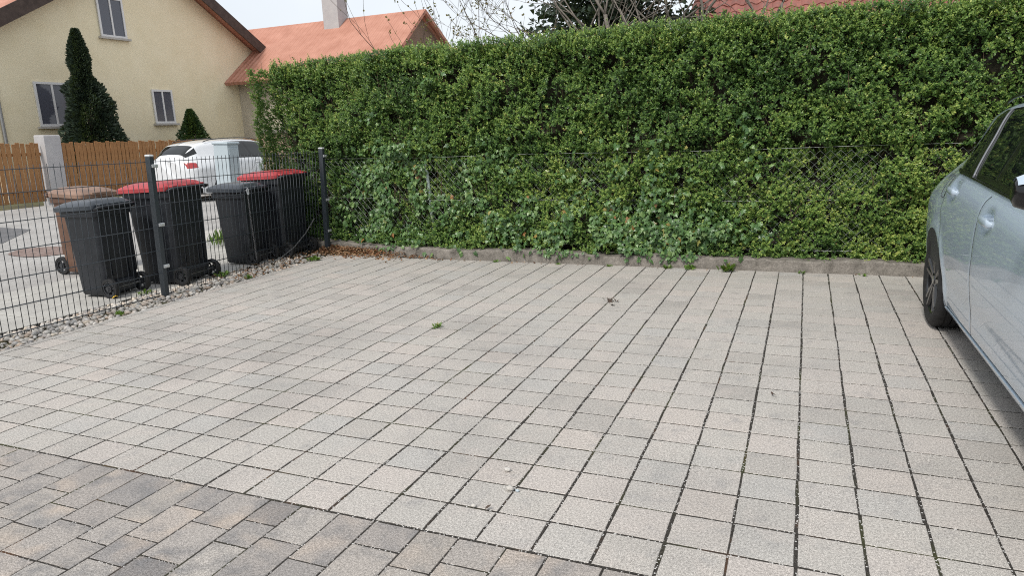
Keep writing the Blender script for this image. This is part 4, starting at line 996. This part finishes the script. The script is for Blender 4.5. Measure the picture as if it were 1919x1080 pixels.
bare_tree('budding_tree', 'fine-twigged budding tree in front of the dark conifer', (-3.35, 10.6, -.1), [(1.5, (-.1, .1, 1), 1.6, .04), (1.7, (.5, .1, 1), 1.4, .03), (1.6, (-.7, .1, 1), 1.4, .032), (1.9, (.9, 0, .9), 1.2, .024), (1.9, (-1.1, 0, .9), 1.2, .024)], 8, 'bark', depth=5)
bare_tree('sapling', 'thin dark sapling with few buds against the white sky', (-4.45, 9.4, -.1), [(1.5, (.02, 0, 1), 1.3, .018), (1.7, (-.5, 0, .9), .9, .014), (1.8, (.45, 0, .9), .8, .013), (1.6, (.9, 0, .9), .9, .013)], 21, 'bark_dark', .035, 3, .45)
bare_tree('sapling', 'leaning thin sapling with curled buds near the hedge dip', (-4.95, 9.2, -.1), [(1.5, (-.25, 0, 1), 1.3, .015), (1.6, (.3, 0, 1), .9, .012), (1.7, (-.7, 0, .9), .7, .010)], 33, 'bark_dark', .04, 2, .4)
def spruce(name, label, loc, h, r, n, seed):
    root = empty(name, loc, (0, 0, 0), label, 'tree'); rnd = random.Random(seed)
    MB().tube([(0, 0, -.1), (0, 0, h*.5), (0, 0, h)], [.2, .12, .02], 9).build('trunk', 'bark_dark', root); br = MB(); B_ = []; D_ = []
    for k in range(70):
        z = .8+(h-.9)*(k/70); a = k*2.4; l = r*(1-.75*z/h)*rnd.uniform(.75, 1.1); d = Vector((math.cos(a), math.sin(a), -.05)); p0 = Vector((0, 0, z)); pts = [p0, p0+d*l*.5+Vector((0, 0, .05)), p0+d*l+Vector((0, 0, .12))]
        br.tube(pts, [.03, .02, .006], 5)
        m_ = int(n/70)
        for _ in range(m_):
            t = rnd.random()**.7; p = p0+d*l*t; B_.append((p.x+rnd.gauss(0, .16*l), p.y+rnd.gauss(0, .16*l), p.z+.1*t+rnd.gauss(-.06, .09))); D_.append((d.x+rnd.gauss(0, .6), d.y+rnd.gauss(0, .6), rnd.gauss(-.1, .5)))
    br.build('branches', 'bark_dark', root)
    V, T = foliage_cloud(len(B_), lambda n_: (np.array(B_), np.array(D_)), .10, .4); tag(link('crown', big_mesh('crown', V, 5, 'conifer', T), root), kind='stuff')
spruce('conifer', 'dark wide conifer behind the budding trees over the hedge', (-3.6, 14.2, -.1), 6.4, 2.9, 30000, 3)

# ================================================================== SMALL THINGS ON THE PAVING
def weed(label, x, y, n, s, grassy=False, name='weed'):
    mb = MB()
    for k in range(n):
        a = random.random()*6.28; l = s*random.uniform(.5, 1.1); tl = random.uniform(.35, 1.1) if not grassy else random.uniform(.1, .4)
        d = Vector((math.cos(a)*math.sin(tl), math.sin(a)*math.sin(tl), math.cos(tl))); sd = Vector((-math.sin(a), math.cos(a), 0))*l*(.05 if grassy else .2)
        o = Vector((random.gauss(0, s*.3), random.gauss(0, s*.3), 0)); b_ = o+d*l*.55; t_ = o+d*l+Vector((0, 0, -l*.15))
        mb.add([o, b_+sd, t_, b_-sd], [(0, 1, 2, 3)])
    root = empty(name, (x, y, 0), (0, 0, 0), label, 'weed'); mb.build('leaves', 'weed', root)
    MB().tube([(0, 0, -.01), (0, 0, s*.4)], .0025, 5).build('stem', 'weed', root)
weed('small leafy weed growing in a joint in the middle of the bay', -2.52, 4.50, 34, .05)
for lb, x, y, n, s in (('pale weed at the kerb foot right of the leaf drift', -3.15, 7.06, 22, .05), ('tiny weed at the kerb under the left end of the ivy mat', -2.4, 7.05, 14, .04), ('weed tuft at the kerb below the middle of the ivy mat', -1.85, 7.05, 18, .045), ('bright green weed tuft at the kerb under the right part of the ivy', -1.25, 7.05, 30, .065), ('bushy green weed at the kerb, second of a close pair', -1.02, 7.05, 30, .07), ('tall spindly weed in front of the kerb below the ivy spray', -.66, 7.04, 36, .12), ('small weed at the kerb left of the car', .02, 7.05, 18, .05), ('yellowing weed at the kerb nearest the car', .55, 7.04, 14, .045), ('weed among the pebbles nearest the left picture edge', -5.46, 4.15, 26, .06), ('weed among the pebbles below the bin with the hanging chain', -5.45, 5.7, 26, .06), ('weed cluster in the dead leaves by the corner post', -5.42, 6.75, 36, .09), ('weed beside the wheel of the red-lidded bin', -5.83, 5.72, 24, .10), ('little weed beside the wheel of the leftmost black bin', -5.99, 4.85, 18, .08)):
    weed(lb, x, y, n, s)
weed('grass tuft growing at the edge of the concrete pad behind the bins', -7.6, 7.55, 60, .28, True, 'grass_tuft')
for lb, x, y, s in (('cream pebble lying alone, the farthest of the four on the paving', -1.128, 2.55, .017), ('largest cream pebble on the foreground paving', -1.055, 2.40, .021), ('tiny bluish pebble beside the largest cream pebble', -1.022, 2.40, .010), ('small pale pebble near the edge of the mixed-tone pavers', -1.142, 2.235, .014)):
    v, f = pebble_geo(random.randrange(99)); mm = MB(); mm.add([(a*s, b*s, c*s+s*.5) for a, b, c in v], f)
    tag(mm.build('pebble', 'concrete_pale' if 'bluish' not in lb else 'cabinet', loc=(x, y, 0), smooth=True), lb, 'pebble')
def leaf_bunch(name, label, x, y, n, s, sp):
    mb = MB()
    for k in range(n): dead_leaf(mb, random.gauss(0, sp), random.gauss(0, sp), .006+random.random()*.01, s*random.uniform(.6, 1.2))
    tag(mb.build(name, 'bark_dark', loc=(x, y, 0)), label, 'dead leaf')
leaf_bunch('withered_leaves', 'small dark bunch of withered leaves lying in the middle of the bay', -1.44, 5.57, 9, .045, .04)
leaf_bunch('withered_leaf', 'dark curled scrap of leaf beside the foreground pebbles', -1.08, 2.235, 2, .02, .006)
leaf_bunch('withered_leaf', 'single dark scrap on the right half of the paving', -.107, 3.75, 2, .022, .008)
ylf = MB(); dead_leaf(ylf, 0, 0, .02, .04); dead_leaf(ylf, .02, .01, .03, .035)
tag(ylf.build('yellow_leaf', 'yellow', loc=(-6.10, 4.60, 0)), 'bright yellow leaf at the wheel of the leftmost black bin', 'leaf')
